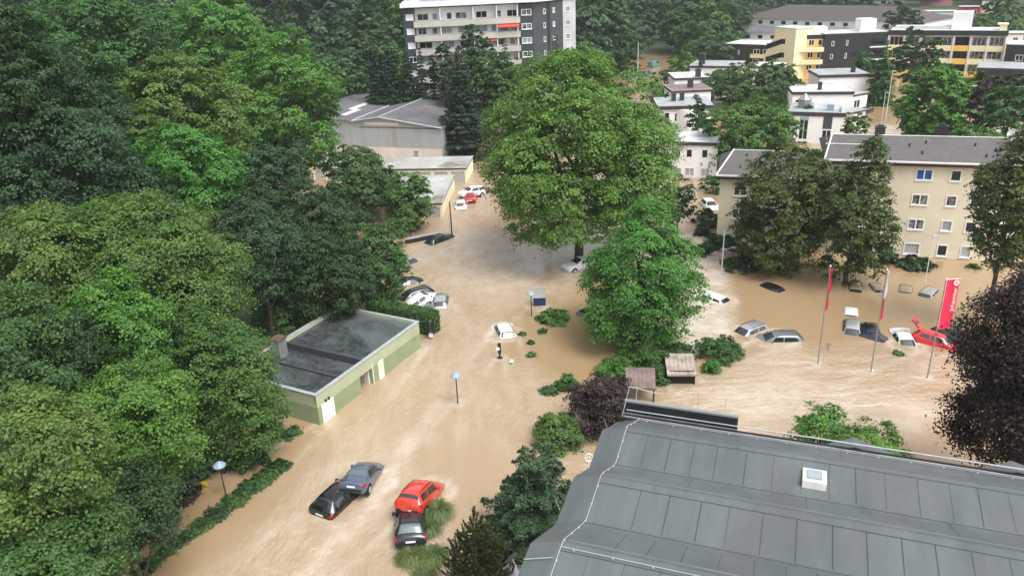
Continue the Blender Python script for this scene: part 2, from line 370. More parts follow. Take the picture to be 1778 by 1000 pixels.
f3_ = 1 - sstep(polydist(x_, y_, gp((1510, 232), (1560, 236), (1570, 226))), 2.0, 9.0)  # white sky reflection in the flooded lane, put into the water colour
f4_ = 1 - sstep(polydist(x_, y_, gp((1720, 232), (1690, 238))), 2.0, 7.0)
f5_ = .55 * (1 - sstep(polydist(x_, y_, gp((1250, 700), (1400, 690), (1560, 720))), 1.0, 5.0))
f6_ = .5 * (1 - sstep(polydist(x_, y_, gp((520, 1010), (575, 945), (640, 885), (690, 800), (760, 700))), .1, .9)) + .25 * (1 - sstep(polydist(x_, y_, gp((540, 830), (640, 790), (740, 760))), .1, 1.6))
foam_sheen = np.maximum.reduce([f1_, f2_, f3_, f4_, f5_, f6_])
def wake(px, py, r, length, dirn=(-.12, -1), amt=.8):
    """churned water piling up on and trailing behind something that stands in the stream"""
    global foam_sheen
    q = G(px, py)[:2]; d = np.array(dirn) / np.hypot(*dirn); n = np.array([-d[1], d[0]]); a_ = (x_ - q[0]) * d[0] + (y_ - q[1]) * d[1]; c_ = (x_ - q[0]) * n[0] + (y_ - q[1]) * n[1]
    w_ = r + .22 * np.clip(a_, 0, None); arms = np.exp(-((np.abs(c_) - w_) / (.22 + .05 * np.clip(a_, 0, None))) ** 2) * (a_ > -r * .6) * np.exp(-np.clip(a_, 0, None) / length)
    bow = np.exp(-((np.hypot(a_, c_) - r * 1.15) / .3) ** 2)
    foam_sheen = np.maximum(foam_sheen, amt * np.maximum(arms, bow * .8))
for px, py, r, l_, dr_ in ((795, 700, .35, 3, (-.2, -1)), (868, 620, .35, 2.5, (-.1, -1)), (785, 411, .4, 3, (.2, -1)), (875, 580, 1.3, 4, (-.1, -1)), (648, 838, 1.2, 4, (-.6, -1)), (600, 880, 1.5, 4, (-.6, -1)), (745, 855, 1.3, 3, (-.5, -1)), (713, 925, 1.3, 5, (-.4, -1)), (1420, 631, .25, 2.5, (-1, -.2)), (1512, 645, .25, 2.5, (-1, -.2)), (1610, 656, .25, 2.5, (-1, -.2)), (1345, 588, 1.6, 4, (-1, -.3)), (1295, 580, 1.4, 4, (-1, -.4)), (1620, 600, 1.6, 3, (-1, -.3)), (763, 525, 1.2, 4, (.1, -1)), (762, 418, 1.4, 4, (.2, -1)), (1190, 668, 1.3, 3, (-.6, -.8)), (556, 740, .5, 4, (-.5, -1)), (731, 604, .5, 5, (-.5, -1)), (935, 532, .8, 3, (-.3, -1)), (972, 470, .6, 3, (-.2, -1)), (1248, 522, 1.5, 3, (-.6, -1)), (1575, 600, 1.2, 3, (-1, -.3))): wake(px, py, r, l_, dr_, .85)
for nm, arr in (('turb', turb), ('cross', cross), ('foam_sheen', foam_sheen)):
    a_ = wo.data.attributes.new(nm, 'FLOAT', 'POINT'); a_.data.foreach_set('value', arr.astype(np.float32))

# ------------------------------------------------------------------ foliage
def quads_object(name, pts, nrm, size, rng, mat, parent, aspect=0.62, tang=None):
    n = len(pts); r = rng.normal(size=(n, 3)) if tang is None else tang
    t = np.cross(nrm, r) if tang is None else r; t /= np.linalg.norm(t, axis=1)[:, None] + 1e-9
    bt = np.cross(nrm, t); bt /= np.linalg.norm(bt, axis=1)[:, None] + 1e-9
    s = (size * rng.uniform(0.65, 1.25, n))[:, None]
    fold = nrm * s * 0.14
    v = np.empty((n, 4, 3)); v[:, 0] = pts - t * s * 0.62; v[:, 1] = pts + bt * s * 0.5 * aspect / 0.62 + fold
    v[:, 2] = pts + t * s * 0.62; v[:, 3] = pts - bt * s * 0.5 * aspect / 0.62 + fold
    me = bpy.data.meshes.new(name); me.vertices.add(4 * n); me.vertices.foreach_set('co', v.reshape(-1).astype(np.float32))
    me.loops.add(4 * n); me.loops.foreach_set('vertex_index', np.arange(4 * n, dtype=np.int32))
    me.polygons.add(n); me.polygons.foreach_set('loop_start', np.arange(0, 4 * n, 4, dtype=np.int32))
    me.update(calc_edges=True); me.materials.append(MATS[mat])
    o = bpy.data.objects.new(name, me); COL.objects.link(o)
    if parent is not None: o.parent = parent
    return o
def unit(v): return v / (np.linalg.norm(v, axis=-1, keepdims=True) + 1e-9)
def broad_pts(rng, a, b, leaf, dens=1.0, lobes=None, droop=0.0, gap=0.0, shape='round', cl=None, low=1.93):
    """leaf positions of a broad-leaved crown: limbs' lobes, each built of leafy sprays"""
    area = 4 * math.pi * (a * a + 2 * a * b) / 3
    n = int(max(300, dens * 3.5 * area / leaf ** 2))
    K = lobes or int(np.clip(14 + 2.2 * a, 12, 40))
    i = np.arange(K) + 0.5; ph = np.arccos(1 - low * i / K) ; th = math.pi * (1 + 5 ** 0.5) * i + rng.uniform(0, 6)
    dirs = np.stack([np.cos(th) * np.sin(ph), np.sin(th) * np.sin(ph), np.cos(ph)], -1) + rng.normal(scale=0.13, size=(K, 3)); dirs = unit(dirs)
    rad = rng.uniform(0.60, 0.80, K)
    if shape == 'egg': dirs[:, 0:2] *= (1.0 - 0.42 * np.clip(dirs[:, 2:3], 0, 1))
    if shape == 'flat': rad *= 1 - 0.2 * np.clip(-dirs[:, 2], 0, 1)
    lc = dirs * rad[:, None]; lr = rng.uniform(0.20, 0.36, K) * (20 / max(K, 14)) ** 0.35
    big = [[0, 0, 0.0], [0.1, 0, 0.35], [-.1, .05, -.35]]
    lc = np.vstack([lc, big]); lr = np.append(lr, [0.60, 0.48, 0.48]); K += 3
    S = np.array([a, a, b])
    spr = cl or np.clip(0.42 + 0.035 * a, 0.35, 0.85)                     # spray radius in metres
    w = lr ** 2; w[-3:] *= 0.45; w /= w.sum()
    per = 34; nc = max(70, n // per)
    li = rng.choice(K, nc, p=w)
    d = unit(rng.normal(size=(nc, 3)) + np.array([0, 0, 0.25]))
    cr = np.where(li >= K - 3, rng.uniform(0.55, 1.0, nc), rng.uniform(0.80, 1.06, nc))
    c = lc[li] + d * (lr[li] * cr)[:, None]
    keep = np.ones(nc, bool)                                              # drop sprays deep inside another lobe
    for k in range(K): keep &= ~((np.linalg.norm(c - lc[k], axis=1) < lr[k] * 0.72) & (li != k))
    keep |= rng.random(nc) < 0.08
    if gap: keep &= rng.random(nc) > gap
    c = c[keep]; li = li[keep]; d = d[keep]
    out = unit(c); c = c * S
    rep = max(6, n // max(1, len(c)))
    off = rng.normal(size=(len(c), rep, 3)) * np.array([spr, spr, spr * 0.30]) * 0.52
    off[..., 2] -= 0.35 * (off[..., 0] ** 2 + off[..., 1] ** 2) / spr
    pts = (c[:, None] + off).reshape(-1, 3)
    nr = np.repeat(0.3 * out + 0.5 * d, rep, axis=0) + rng.normal(scale=0.36, size=(len(pts), 3)) + np.array([0, 0, 0.55])
    return pts, unit(nr), lc * S
def cone_pts(rng, a, b, leaf, dens=1.0, sweep=0.35, wild=0.1, fill=1.0, pw=0.85):
    """conifer: whorls of drooping branches; a = radius, b = half height; crown spans z -b..b"""
    tiers = int(np.clip(2 * b / 0.62, 10, 44)); P_, N_ = [], []
    for t in range(tiers):
        f = t / tiers; z = -b + 2 * b * f; r = a * (1 - f) ** pw * (1 + rng.normal(scale=wild)) + 0.12
        nb = int(np.clip(7 * r / 1.0, 5, 22)); a0 = rng.uniform(0, 6)
        for k in range(nb):
            th = a0 + 2 * math.pi * k / nb + rng.normal(scale=0.15); L_ = r * rng.uniform(0.75, 1.12)
            m_ = int(max(4, dens * fill * 5.0 * L_ * (0.35 + 0.5 * L_ / 3) / leaf ** 1.6 * 0.35)); s = rng.uniform(0.12, 1, m_) ** 0.7
            wd_ = 0.28 * L_ * (1.05 - s) * 1.6 + 0.06
            off = rng.normal(size=m_) * wd_ * 0.5
            x = math.cos(th) * L_ * s - math.sin(th) * off; y = math.sin(th) * L_ * s + math.cos(th) * off
            zz = z - sweep * L_ * s ** 1.4 * 0.8 - np.abs(off) * 0.45 + rng.normal(size=m_) * 0.07
            P_.append(np.stack([x, y, zz], -1)); N_.append(np.stack([math.cos(th) * 0.45 + rng.normal(size=m_) * 0.4, math.sin(th) * 0.45 + rng.normal(size=m_) * 0.4, np.ones(m_)], -1))
    return np.vstack(P_), unit(np.vstack(N_))
def make_trunk(root, h0, h1, r, targets, rng, n=8, mat='bark'):
    mb = MB(); p = np.array([0, 0, h0 - 1.0]); top = np.array([rng.normal() * 0.15 * r, 0, h1]); k = 4; pr_, rr_ = p, r * 1.15
    for i in range(1, k + 1):
        q = p + (top - p) * i / k + rng.normal(size=3) * [r * 0.25, r * 0.25, 0]; rn = r * (1 - 0.7 * i / k)
        mb.tube(pr_, q, rr_, rn, n, cap=(i == k)); pr_, rr_ = q, rn
    for t in targets:
        s = rng.uniform(0.35, 0.8); st_ = p + (top - p) * s; mid = (st_ + t) / 2 + np.array([0, 0, -0.06 * np.linalg.norm(t - st_)])
        mb.tube(st_, mid, r * 0.42, r * 0.26, 6, cap=False); mb.tube(mid, t, r * 0.26, r * 0.06, 5, cap=False)
    return mb.build('trunk', mat, root, True)
SEED = [100]
def tree(px, py, rw, rh, d, mat, label, kind='broad', cat='tree', name='broadleaf_tree', group=None, dens=1.0, leaf=None, trim=None, **kw):
    SEED[0] += 1; rng = np.random.default_rng(SEED[0])
    c = P(px, py, d); a = rw * d / FOC; b = rh * d / FOC / 0.93
    z0 = float(terrain(c[0], c[1])); zc = c[2]
    lf = leaf or max(0.135, 0.0025 * d)
    root = thing(name, label, cat, (c[0], c[1], z0), rng.uniform(0, 6.28), group)
    hc = zc - z0
    if kind == 'broad':
        pts, nr, lc = broad_pts(rng, a, b, lf, dens, **kw)
        pts[:, 2] += hc
        k = pts[:, 2] > -z0 - 0.1 if z0 < 0 else pts[:, 2] > 0.05
        if trim: root.rotation_euler = (0, 0, 0); k &= ~((pts[:, 0] > trim[0]) & (pts[:, 2] + z0 < trim[1]))
        tg = [l + [0, 0, hc] for l in lc[:-3][::2]]
        make_trunk(root, 0, hc + b * 0.45, 0.021 * (a + b) + 0.06, tg, rng)
        quads_object('crown', pts[k], nr[k], lf, rng, mat, root)
    elif kind == 'cone':
        pts, nr = cone_pts(rng, a, b, lf, dens, **kw); pts[:, 2] += hc
        make_trunk(root, 0, hc + b * 0.9, 0.02 * (a + b) + 0.05, [], rng)
        quads_object('crown', pts, nr, lf, rng, mat, root, aspect=0.5)
    return root
def shrub(px, py, rw, rh, d, mat, label, cat='shrub', name='shrub', group=None, dens=1.0, lf=None, **kw):
    """low bush rising from the water surface; (px, py) is the middle of what shows of it"""
    SEED[0] += 1; rng = np.random.default_rng(SEED[0])
    c = G(px, py + rh * 0.55); d = float(np.linalg.norm(c - EYE)); a = rw * d / FOC; zg = float(terrain(c[0], c[1])); se = CAM_H / d
    b = max((1.5 * rh * d / FOC - a * se * 0.7) / math.sqrt(1 - se * se), 0.3 * a, 0.15); zw = max(0.0, zg); lf = lf or max(0.12, 0.0024 * d)
    root = thing(name, label, cat, (c[0], c[1], zg), 0, group)
    pts, nr, lc = broad_pts(rng, a, b, lf, dens * 1.05, cl=kw.pop('cl', 0.22 + 0.07 * a), low=1.15, **kw)
    pts[:, 2] += zw - zg; k = pts[:, 2] > zw - zg - 0.12
    quads_object('foliage', pts[k], nr[k], lf, rng, mat, root)
    mb = MB()
    for t in lc[:-3:2]:
        mb.tube((t[0] * .1, t[1] * .1, -0.1), (t[0] * 0.6, t[1] * 0.6, max(.05, t[2] * 0.5) + zw - zg), 0.04, 0.012, 5, cap=False)
    mb.build('stem', 'bark', root, True)
    return root

# ------------------------------------------------------------------ building helpers
def fr(ox=0, oy=0, oz=0, deg=0): return Matrix.Translation((ox, oy, oz)) @ Matrix.Rotation(R(deg), 4, 'Z')
def wall_face(mb, M, L_, z0, z1, ops=(), depth=0.16, mat=None, x0=0.0):
    """wall sheet x0..L_, z0..z1 with real openings (xa, xb, za, zb) and their reveals; +y is inward"""
    xs = sorted({x0, L_, *[o[0] for o in ops], *[o[1] for o in ops]}); zs = sorted({z0, z1, *[o[2] for o in ops], *[o[3] for o in ops]})
    T = lambda x, y, z: tuple(M @ Vector((x, y, z)))
    for xa, xb in zip(xs[:-1], xs[1:]):
        for za, zb in zip(zs[:-1], zs[1:]):
            xm, zm = (xa + xb) / 2, (za + zb) / 2
            if any(o[0] < xm < o[1] and o[2] < zm < o[3] for o in ops): continue
            mb.poly([T(xa, 0, za), T(xb, 0, za), T(xb, 0, zb), T(xa, 0, zb)], mat)
    for a, b_, c, d in ops:
        for q in (((a, 0, c), (a, depth, c), (a, depth, d), (a, 0, d)), ((b_, depth, c), (b_, 0, c), (b_, 0, d), (b_, depth, d)),
                  ((a, 0, c), (b_, 0, c), (b_, depth, c), (a, depth, c)), ((a, depth, d), (b_, depth, d), (b_, 0, d), (a, 0, d))):
            mb.poly([T(*p) for p in q], mat)
def window(root, M, o, pane='glass', frame='white_trim', mull=0, w=0.09, sill=True, name='window', trans=0.0, proud=0.03, label=None):
    a, b_, c, d = o; f = MB(M)
    y0, y1 = -proud, 0.12
    for bx in ((a - .02, a + w, c, d), (b_ - w, b_ + .02, c, d), (a + w, b_ - w, c - .02, c + w), (a + w, b_ - w, d - w, d + .02)): f.box(bx[0], bx[1], y0, y1, bx[2], bx[3])
    for k in range(mull):
        xm = a + (b_ - a) * (k + 1) / (mull + 1); f.box(xm - w * .6, xm + w * .6, y0 + .01, y1, c + w, d - w)
    if trans: zt = c + (d - c) * trans; f.box(a + w, b_ - w, y0 + .015, y1 - .01, zt - .03, zt + .03)
    if sill: f.box(a - .08, b_ + .08, -0.10, -proud - .002, c - .07, c + .0)
    wo_ = f.build(name, frame, root)
    if label: wo_['label'] = label
    p = MB(M); p.box(a + w * .9, b_ - w * .9, 0.07, 0.10, c + w * .9, d - w * .9); p.build('pane', pane, wo_)
    return wo_
def box_walls(mb, L_, W, z0, z1, fo=(), ro=(), lo=(), mat=None):
    wall_face(mb, fr(), L_, z0, z1, fo, mat=mat); wall_face(mb, fr(L_, 0, 0, 90), W, z0, z1, ro, mat=mat)
    wall_face(mb, fr(L_, W, 0, 180), L_, z0, z1, mat=mat); wall_face(mb, fr(0, W, 0, -90), W, z0, z1, lo, mat=mat)
def flat_roof(root, L_, W, z, over=0.15, th=0.4, fascia='fascia_dark', top='flat_roof', par=0.08):
    f = MB(); o = over
    f.box(-o, L_ + o, -o, W + o, z, z + th)
    r = f.build('roof', fascia, root)
    t = MB(); t.box(-o + .12, L_ + o - .12, -o + .12, W + o - .12, z + th + .002, z + th + .03); t.build('roof_deck', top, r)
    k = MB()
    for bx in ((-o - .01, L_ + o + .01, -o - .01, -o + .115), (-o - .01, L_ + o + .01, W + o - .115, W + o + .01), (-o - .01, -o + .115, -o + .12, W + o - .12), (L_ + o - .115, L_ + o + .01, -o + .12, W + o - .12)):
        k.box(bx[0], bx[1], bx[2], bx[3], z + th + .002, z + th + par)
    k.build('roof_edge', 'zinc', r); return r
def chimney(root, x, y, z0, z1, s=0.6, mat='fascia_dark', s2=None):
    c = MB(); s2 = s2 or s; c.box(x - s / 2, x + s / 2, y - s2 / 2, y + s2 / 2, z0, z1); c.box(x - s / 2 - .08, x + s / 2 + .08, y - s2 / 2 - .08, y + s2 / 2 + .08, z1 + .002, z1 + .12)
    c.box(x - s / 4, x + s / 4, y - s2 / 4, y + s2 / 4, z1 + .122, z1 + .3); return c.build('chimney', mat, root)
def frame_of(A, B):
    A = np.array(A[:2]); B = np.array(B[:2]); d = B - A; return A, float(np.hypot(*d)), math.atan2(d[1], d[0])
ZB = -2.2                                             # walls start below the flood

# ------------------------------------------------------------------ green flat-roofed building at the edge of the street
A_, L_, an = frame_of(G(556, 738), G(731, 603)); W_ = 9.0
gb = thing('flat_roofed_building', 'low pale green flat-roofed building with dark wet roof standing in the flood', 'building', (A_[0], A_[1], ZB), an)
HG = 2.55 - ZB
mb = MB()
ops = [(5.15, 6.75, 0.0, HG - 0.72)]
wall_face(mb, fr(), L_, 0, HG - 1.05, [(5.15, 6.75, 0, HG - 1.05)], 2.6, 'green_lower')
wall_face(mb, fr(), L_, HG - 1.05, HG, mat='green_upper')
for M_, l_ in ((fr(L_, 0, 0, 90), W_), (fr(L_, W_, 0, 180), L_), (fr(0, W_, 0, -90), W_)):
    wall_face(mb, M_, l_, 0, HG - 1.05, mat='green_lower'); wall_face(mb, M_, l_, HG - 1.05, HG, mat='green_upper')
mb.poly([(5.15, 2.6, 0), (6.75, 2.6, 0), (6.75, 2.6, HG - 1.05), (5.15, 2.6, HG - 1.05)], 'fascia_dark')
mb.build('wall', None, gb)
deck = MB()
deck.box(.28, 3.19, .28, W_ - .28, HG - .55, HG - .32); deck.box(3.41, 6.19, .28, W_ - .28, HG - .9, HG - .72); deck.box(6.41, L_ - .28, .28, W_ - .28, HG - .5, HG - .25)
rd = deck.build('roof_deck', 'wet_felt', gb)
cp = MB()
for bx in ((-.06, L_ + .06, -.06, .24), (-.06, L_ + .06, W_ - .24, W_ + .06), (-.06, .24, .245, W_ - .245), (L_ - .24, L_ + .06, .245, W_ - .245)): cp.box(bx[0], bx[1], bx[2], bx[3], HG + .002, HG + .08)
cp.build('parapet_coping', 'zinc', gb)
pw = MB()
for bx in ((.0, L_, .03, .25), (0, L_, W_ - .25, W_ - .03), (.03, .25, .25, W_ - .25), (L_ - .25, L_ - .03, .25, W_ - .25)): pw.box(bx[0], bx[1], bx[2], bx[3], HG - .7, HG - .003)
pw.build('parapet', 'green_upper', gb)
up = MB(); up.box(3.2, 3.40, .26, W_ - .26, HG - .9, HG - .16); up.box(6.2, 6.40, .26, W_ - .26, HG - .9, HG - .12); up.build('roof_upstand', 'slate_panel', gb)
ch = MB(); ch.box(4.4, 5.3, W_ - 1.4, W_ - .6, HG - .7, HG + .95); cho = ch.build('chimney', 'grey_metal', gb)
cc_ = MB(); cc_.box(4.3, 5.4, W_ - 1.5, W_ - .5, HG + .952, HG + 1.08); cc_.build('chimney_cap', 'rust', cho)
dr = MB(); dr.box(6.77, 6.85, -.05, 1.3, .2, HG - .73); [dr.box(6.62, 6.745, .35 + .22 * k, .5 + .22 * k, .2, HG - .74) for k in range(9)]; dr.build('roller_gate', 'door_white', gb)
d2 = MB(); d2.box(7.55, 8.25, -.06, -.003, .6, HG - .95); dd = d2.build('door', 'door_white', gb)
d3 = MB(); d3.box(7.62, 8.18, -.085, -.062, HG - 1.7, HG - 1.25); d3.build('notice', 'pale_yellow', dd)
bd = MB(); bd.box(.35, 1.75, -.09, -.02, .95, HG - 1.0); bd.build('notice_board', 'door_white', gb)
lm = MB(); lm.box(.85, .97, -.14, -.003, HG - .95, HG - .75); lm.build('wall_lamp', 'dark_metal', gb); lm = MB(); lm.box(1.2, 1.32, -.14, -.003, HG - .93, HG - .73); lm.build('wall_lamp', 'dark_metal', gb)

# ------------------------------------------------------------------ big stepped felt roof in the foreground
A_ = G(1072, 728, 12.0); B_ = G(1778, 838, 12.0); u = (B_ - A_) / np.linalg.norm(B_ - A_); ang = math.atan2(u[1], u[0])
fb = thing('stepped_roof_building', 'building with large grey stepped felt roof in the right foreground', 'building', (A_[0], A_[1], ZB), ang)
ZF = lambda z: z - ZB
LR = 34.0
# profile across the roof: (distance toward the viewer, height)
prof = [(0, 11.55), (0.25, 12.0), (1.6, 12.6), (2.75, 13.22), (3.05, 13.34), (3.35, 13.30), (5.1, 12.95), (5.4, 13.02), (7.2, 13.95), (7.6, 14.12), (7.95, 14.08), (9.75, 13.80), (10.05, 13.90), (12.1, 14.98), (12.5, 15.18), (12.85, 15.14), (14.5, 14.85), (14.8, 14.95), (16.9, 16.0), (17.3, 16.1), (18.0, 16.0), (20, 15.6)]
prof = [(s, ZF(z)) for s, z in prof]
def zprof(s): return float(np.interp(s, [p[0] for p in prof], [p[1] for p in prof]))
mb = MB()
XI = 0.95                                              # width of the sloping verge
for (s0, z0), (s1, z1) in zip(prof[:-1], prof[1:]):
    mb.poly([(XI, -s0, z0 + .32), (XI, -s1, z1 + .32), (LR, -s1, z1 + .32), (LR, -s0, z0 + .32)])
ro_ = mb.build('roof', 'membrane', fb, True); smooth_by_angle(ro_, 22)
mb = MB()
for (s0, z0), (s1, z1) in zip(prof[:-1], prof[1:]):
    mb.poly([(0, -s0, z0), (0, -s1, z1), (XI, -s1, z1 + .32), (XI, -s0, z0 + .32)])
vg = mb.build('roof_verge', 'membrane', fb, True); smooth_by_angle(vg, 22)
sm = MB(); rng = np.random.default_rng(5)
for (sa, sb, off) in ((3.4, 5.1, 0), (8.0, 9.75, .3), (12.9, 14.5, .6), (3.4, 5.1, 0)):
    pass
def seam(s0, s1, x, dx=0.0, w=0.012, lift=.326):
    n = 3
    for k in range(n):
        a, b_ = s0 + (s1 - s0) * k / n, s0 + (s1 - s0) * (k + 1) / n
        sm.box(x + dx * k / n - w, x + dx * k / n + w, 0, 0.001, 0, 0.001) if False else sm.poly([(x - w, -a, zprof(a) + lift), (x - w, -b_, zprof(b_) + lift), (x + w, -b_, zprof(b_) + lift), (x + w, -a, zprof(a) + lift)])
for (s0, s1, x00, st_) in ((3.3, 5.05, 2.0, 1.0), (7.95, 9.72, 2.6, 1.05), (12.8, 14.45, 2.0, 1.05), (10.2, 12.2, 2.6, 1.03), (14.9, 17.0, 2.2, 1.05), (0.3, 2.9, 60, 1)):
    x = x00
    while x < LR - .5:
        seam(s0, s1, x + rng.uniform(-.05, .05), w=rng.choice([.008, .012, .018])); x += st_ * rng.uniform(.93, 1.07)
for x in (4.1, 8.2, 12.9, 17.5, 22.3): seam(5.25, 7.5, x, w=.01); seam(.4, 2.9, x + 1.4, w=.008)
for s in (3.28, 5.2, 7.93, 9.9, 12.83, 14.65):           # lapped sheet edges along the creases
    sm.poly([(XI + .1, -s + .018, zprof(s) + .327), (XI + .1, -s - .018, zprof(s) + .327), (LR, -s - .018, zprof(s) + .327), (LR, -s + .018, zprof(s) + .327)])
sm.build('sheet_seam', 'membrane_seam', ro_)
lt = MB()
for s in (7.2, 12.2, 2.7):
    lt.poly([(XI + .2, -s + .07, zprof(s - .07) + .326), (XI + .2, -s - .07, zprof(s + .07) + .326), (LR, -s - .07, zprof(s + .07) + .326), (LR, -s + .07, zprof(s - .07) + .326)])
lt.build('lap_strip', 'membrane_light', ro_)
lc_ = MB()                                             # lightning conductor along the verge and across the roof, on holders
for (s0, z0), (s1, z1) in zip(prof[1:-1], prof[2:]):
    lc_.tube((XI + .12, -s0, z0 + .40), (XI + .12, -s1, z1 + .40), .013, n=5)
for k in range(20): s = .5 + k * .85; lc_.box(XI + .09, XI + .15, -s - .03, -s + .03, zprof(s) + .325, zprof(s) + .385)
def wire(s, x0, x1): lc_.tube((x0, -s, zprof(s) + .40), (x1, -s, zprof(s) + .40), .011, n=5); [lc_.box(x - .03, x + .03, -s - .03, -s + .03, zprof(s) + .325, zprof(s) + .385) for x in np.arange(x0 + .4, x1, 1.2)]
wire(12.75, XI + .12, 30); wire(0.55, XI + .12, 30)
lc_.tube((0.02, -13.2, zprof(13.2) + .08), (XI, -13.2, zprof(13.2) + .40), .016, n=5)
for s in (1.9, 4.6, 9.2, 13.6): lc_.tube((-.05, -s, zprof(s) + .02), (-.22, -s + .05, zprof(s) + .4), .009, .007, 5)
lc_.build('lightning_wire', 'shutter_grey', fb)
mb = MB()                                              # walls
E_ = [(0.25, 0.3)]
pts_l = [(0.25, -s, 0) for s in (prof[0][0], prof[-1][0])]
mb.poly([(0.2, -prof[-1][0], 0), (0.2, 0, 0)] + [(0.2, -s, z - .03) for s, z in prof])
mb.poly([(0.2, -.15, 0), (LR, -.15, 0), (LR, -.15, prof[0][1] + .2), (0.2, -.15, prof[0][1] - .05)][::-1])
mb.poly([(LR, 0, 0), (LR, -20, 0)] + [(LR, -s, z + .3) for s, z in prof[::-1]])
mb.poly([(0.2, -20, 0), (LR, -20, 0), (LR, -20, prof[-1][1] + .3), (0.2, -20, prof[-1][1])])
mb.build('wall', 'beige_wall', fb)
gt = MB(); gt.box(0.1, LR, -.08, .14, ZF(12.0) + .1, ZF(12.0) + .22); gt.box(0.1, LR, .02, .07, ZF(12.0) + .3, ZF(12.0) + .36); gt.build('gutter', 'dark_metal', fb)
e2 = MB(); e2.box(0.3, LR, -.02, .03, ZF(12.0) + .222, ZF(12.0) + .26); e2.tube((0.4, .1, ZF(12.55)), (LR, .1, ZF(12.55)), .03, n=6); e2.build('eaves_rail', 'zinc', fb)
for gx in (10.2, 16.2):                               # two low gablets behind the eaves
    g_ = MB(); g_.poly([(gx - 1.7, .05, ZF(12.05)), (gx, 1.1, ZF(12.25)), (gx, .05, ZF(12.42))]); g_.poly([(gx, .05, ZF(12.42)), (gx, 1.1, ZF(12.25)), (gx + 2.6, .05, ZF(12.05))])
    g_.poly([(gx - 1.7, .05, ZF(12.05)), (gx + 2.6, .05, ZF(12.05)), (gx, 1.1, ZF(12.2))]); g_.build('gablet', 'membrane', fb)
# railing-like louvre screen at the eaves corner
rl = MB(); z0 = ZF(12.15); z1 = ZF(12.95); x0, x1 = 0.35, 5.35
ls = rl
for k in range(5): x = x0 + (x1 - x0) * k / 4; ls.box(x - .03, x + .03, .16, .22, z0, z1)
for k in range(9): z = z0 + .06 + k * .085; ls.box(x0, x1, .10, .158, z, z + .035)
ls.box(x0, x1, .225, .24, z0, z1 - .03)
lo_ = rl.build('louvre_screen', 'dark_metal', fb)
tr_ = MB(); tr_.box(x0 - .05, x1 + .05, .08, .26, z1 + .002, z1 + .09); tr_.box(x0 - .05, x1 + .05, .05, .098, z0 + .18, z0 + .24); tr_.build('screen_rail', 'grey_metal', lo_)
hl = MB(); hl.tube((x0 - .1, -.1, ZF(12.3)), (x0 + .15, .15, ZF(13.75)), .022, n=6); hl.tube((x0 + .15, .15, ZF(13.75)), (x0 + .5, .2, ZF(13.72)), .022, n=6); hl.tube((x0 + .5, .2, ZF(13.72)), (x0 + .45, .15, ZF(12.9)), .022, n=6)
hl.tube((x0 + .5, .2, ZF(13.7)), (x0 + 1.6, .2, ZF(13.55)), .018, n=6); hl.build('ladder_hoop', 'zinc', fb)
for ax_, az_ in ((3.6, 13.9), (4.8, 13.75)): hl = MB(); hl.tube((ax_, .3, ZF(12.1)), (ax_, .3, ZF(az_)), .012, n=5); hl.build('lightning_rod', 'zinc', fb)
# roof hatch dome
q = np.array(G(1412, 832, 13.15)); rel = q - np.array([A_[0], A_[1], 0]); hx = float(rel @ u); hs_ = 4.25
hx = float((q - A_) @ u); zh = zprof(hs_) + .33
hb = MB(); hb.box(hx - .42, hx + .42, -hs_ - .42, -hs_ + .42, zh - .15, zh + .22); ho = hb.build('roof_hatch', 'ring_white', fb)
hb = MB(); hb.box(hx - .27, hx + .27, -hs_ - .25, -hs_ + .29, zh + .222, zh + .29); hb.build('hatch_window', 'pale_pane', ho)

# ------------------------------------------------------------------ cream four-storey apartment house on the right
O_ = np.array([35.09, 82.46]); uc = np.array([0.952, -0.306]); uc /= np.linalg.norm(uc); anc = math.atan2(uc[1], uc[0])
cb = thing('apartment_house', 'cream four-storey apartment house with dark grey pitched roof behind the car park trees', 'building', (O_[0], O_[1], ZB), anc)
h = lambda z: z - ZB
ops = []; wspec = []
rows = [(9.22, 'r4'), (6.47, 'r3'), (3.70, 'r2'), (0.87, 'r1')]
pan = {('r4', 1): 'curtain_blue', ('r4', 2): 'glass', ('r4', 3): 'pale_pane', ('r3', 1): 'curtain_pane', ('r3', 2): 'curtain_pane', ('r2', 1): 'curtain_pane', ('r2', 2): 'pale_pane', ('r1', 1): 'shutter_grey', ('r1', 3): 'shutter_grey'}
for zc_, rn in rows:
    for ci, (xc, wd_) in enumerate(((3.95, 1.1), (9.6, 1.62), (12.62, 1.05), (14.92, 1.1), (18.3, 1.6))):
        hh = 1.22 if rn != 'r1' else 1.35
        o = (xc - wd_ / 2, xc + wd_ / 2, h(zc_) - hh / 2, h(zc_) + hh / 2); ops.append(o); wspec.append((o, pan.get((rn, ci), 'glass'), 1 if wd_ > 1.3 and pan.get((rn, ci)) != 'shutter_grey' else 0))
log = [(0.6, 2.9, h(z), h(z + 1.75)) for z in (8.05, 5.3, 2.55)]
opsw = ops + log
mb = MB()
wall_face(mb, fr(), 21, 0, h(10.45), opsw, 0.2)
wall_face(mb, fr(21, 0, 0, 90), 10, 0, h(10.45)); wall_face(mb, fr(21, 10, 0, 180), 21, 0, h(10.45)); wall_face(mb, fr(0, 10, 0, -90), 10, 0, h(10.45))
mb.poly([(0, 10, h(10.45)), (0, 0, h(10.45)), (0, 5, h(12.0))]); mb.poly([(21, 0, h(10.45)), (21, 10, h(10.45)), (21, 5, h(12.0))])
wall_face(mb, fr(-11.3, .4), 11.29, 0, h(8.25), [(1.6, 3.0, h(z), h(z + 1.2)) for z in (5.9, 3.2)] + [(6, 7.4, h(z), h(z + 1.2)) for z in (5.9, 3.2)], 0.2)
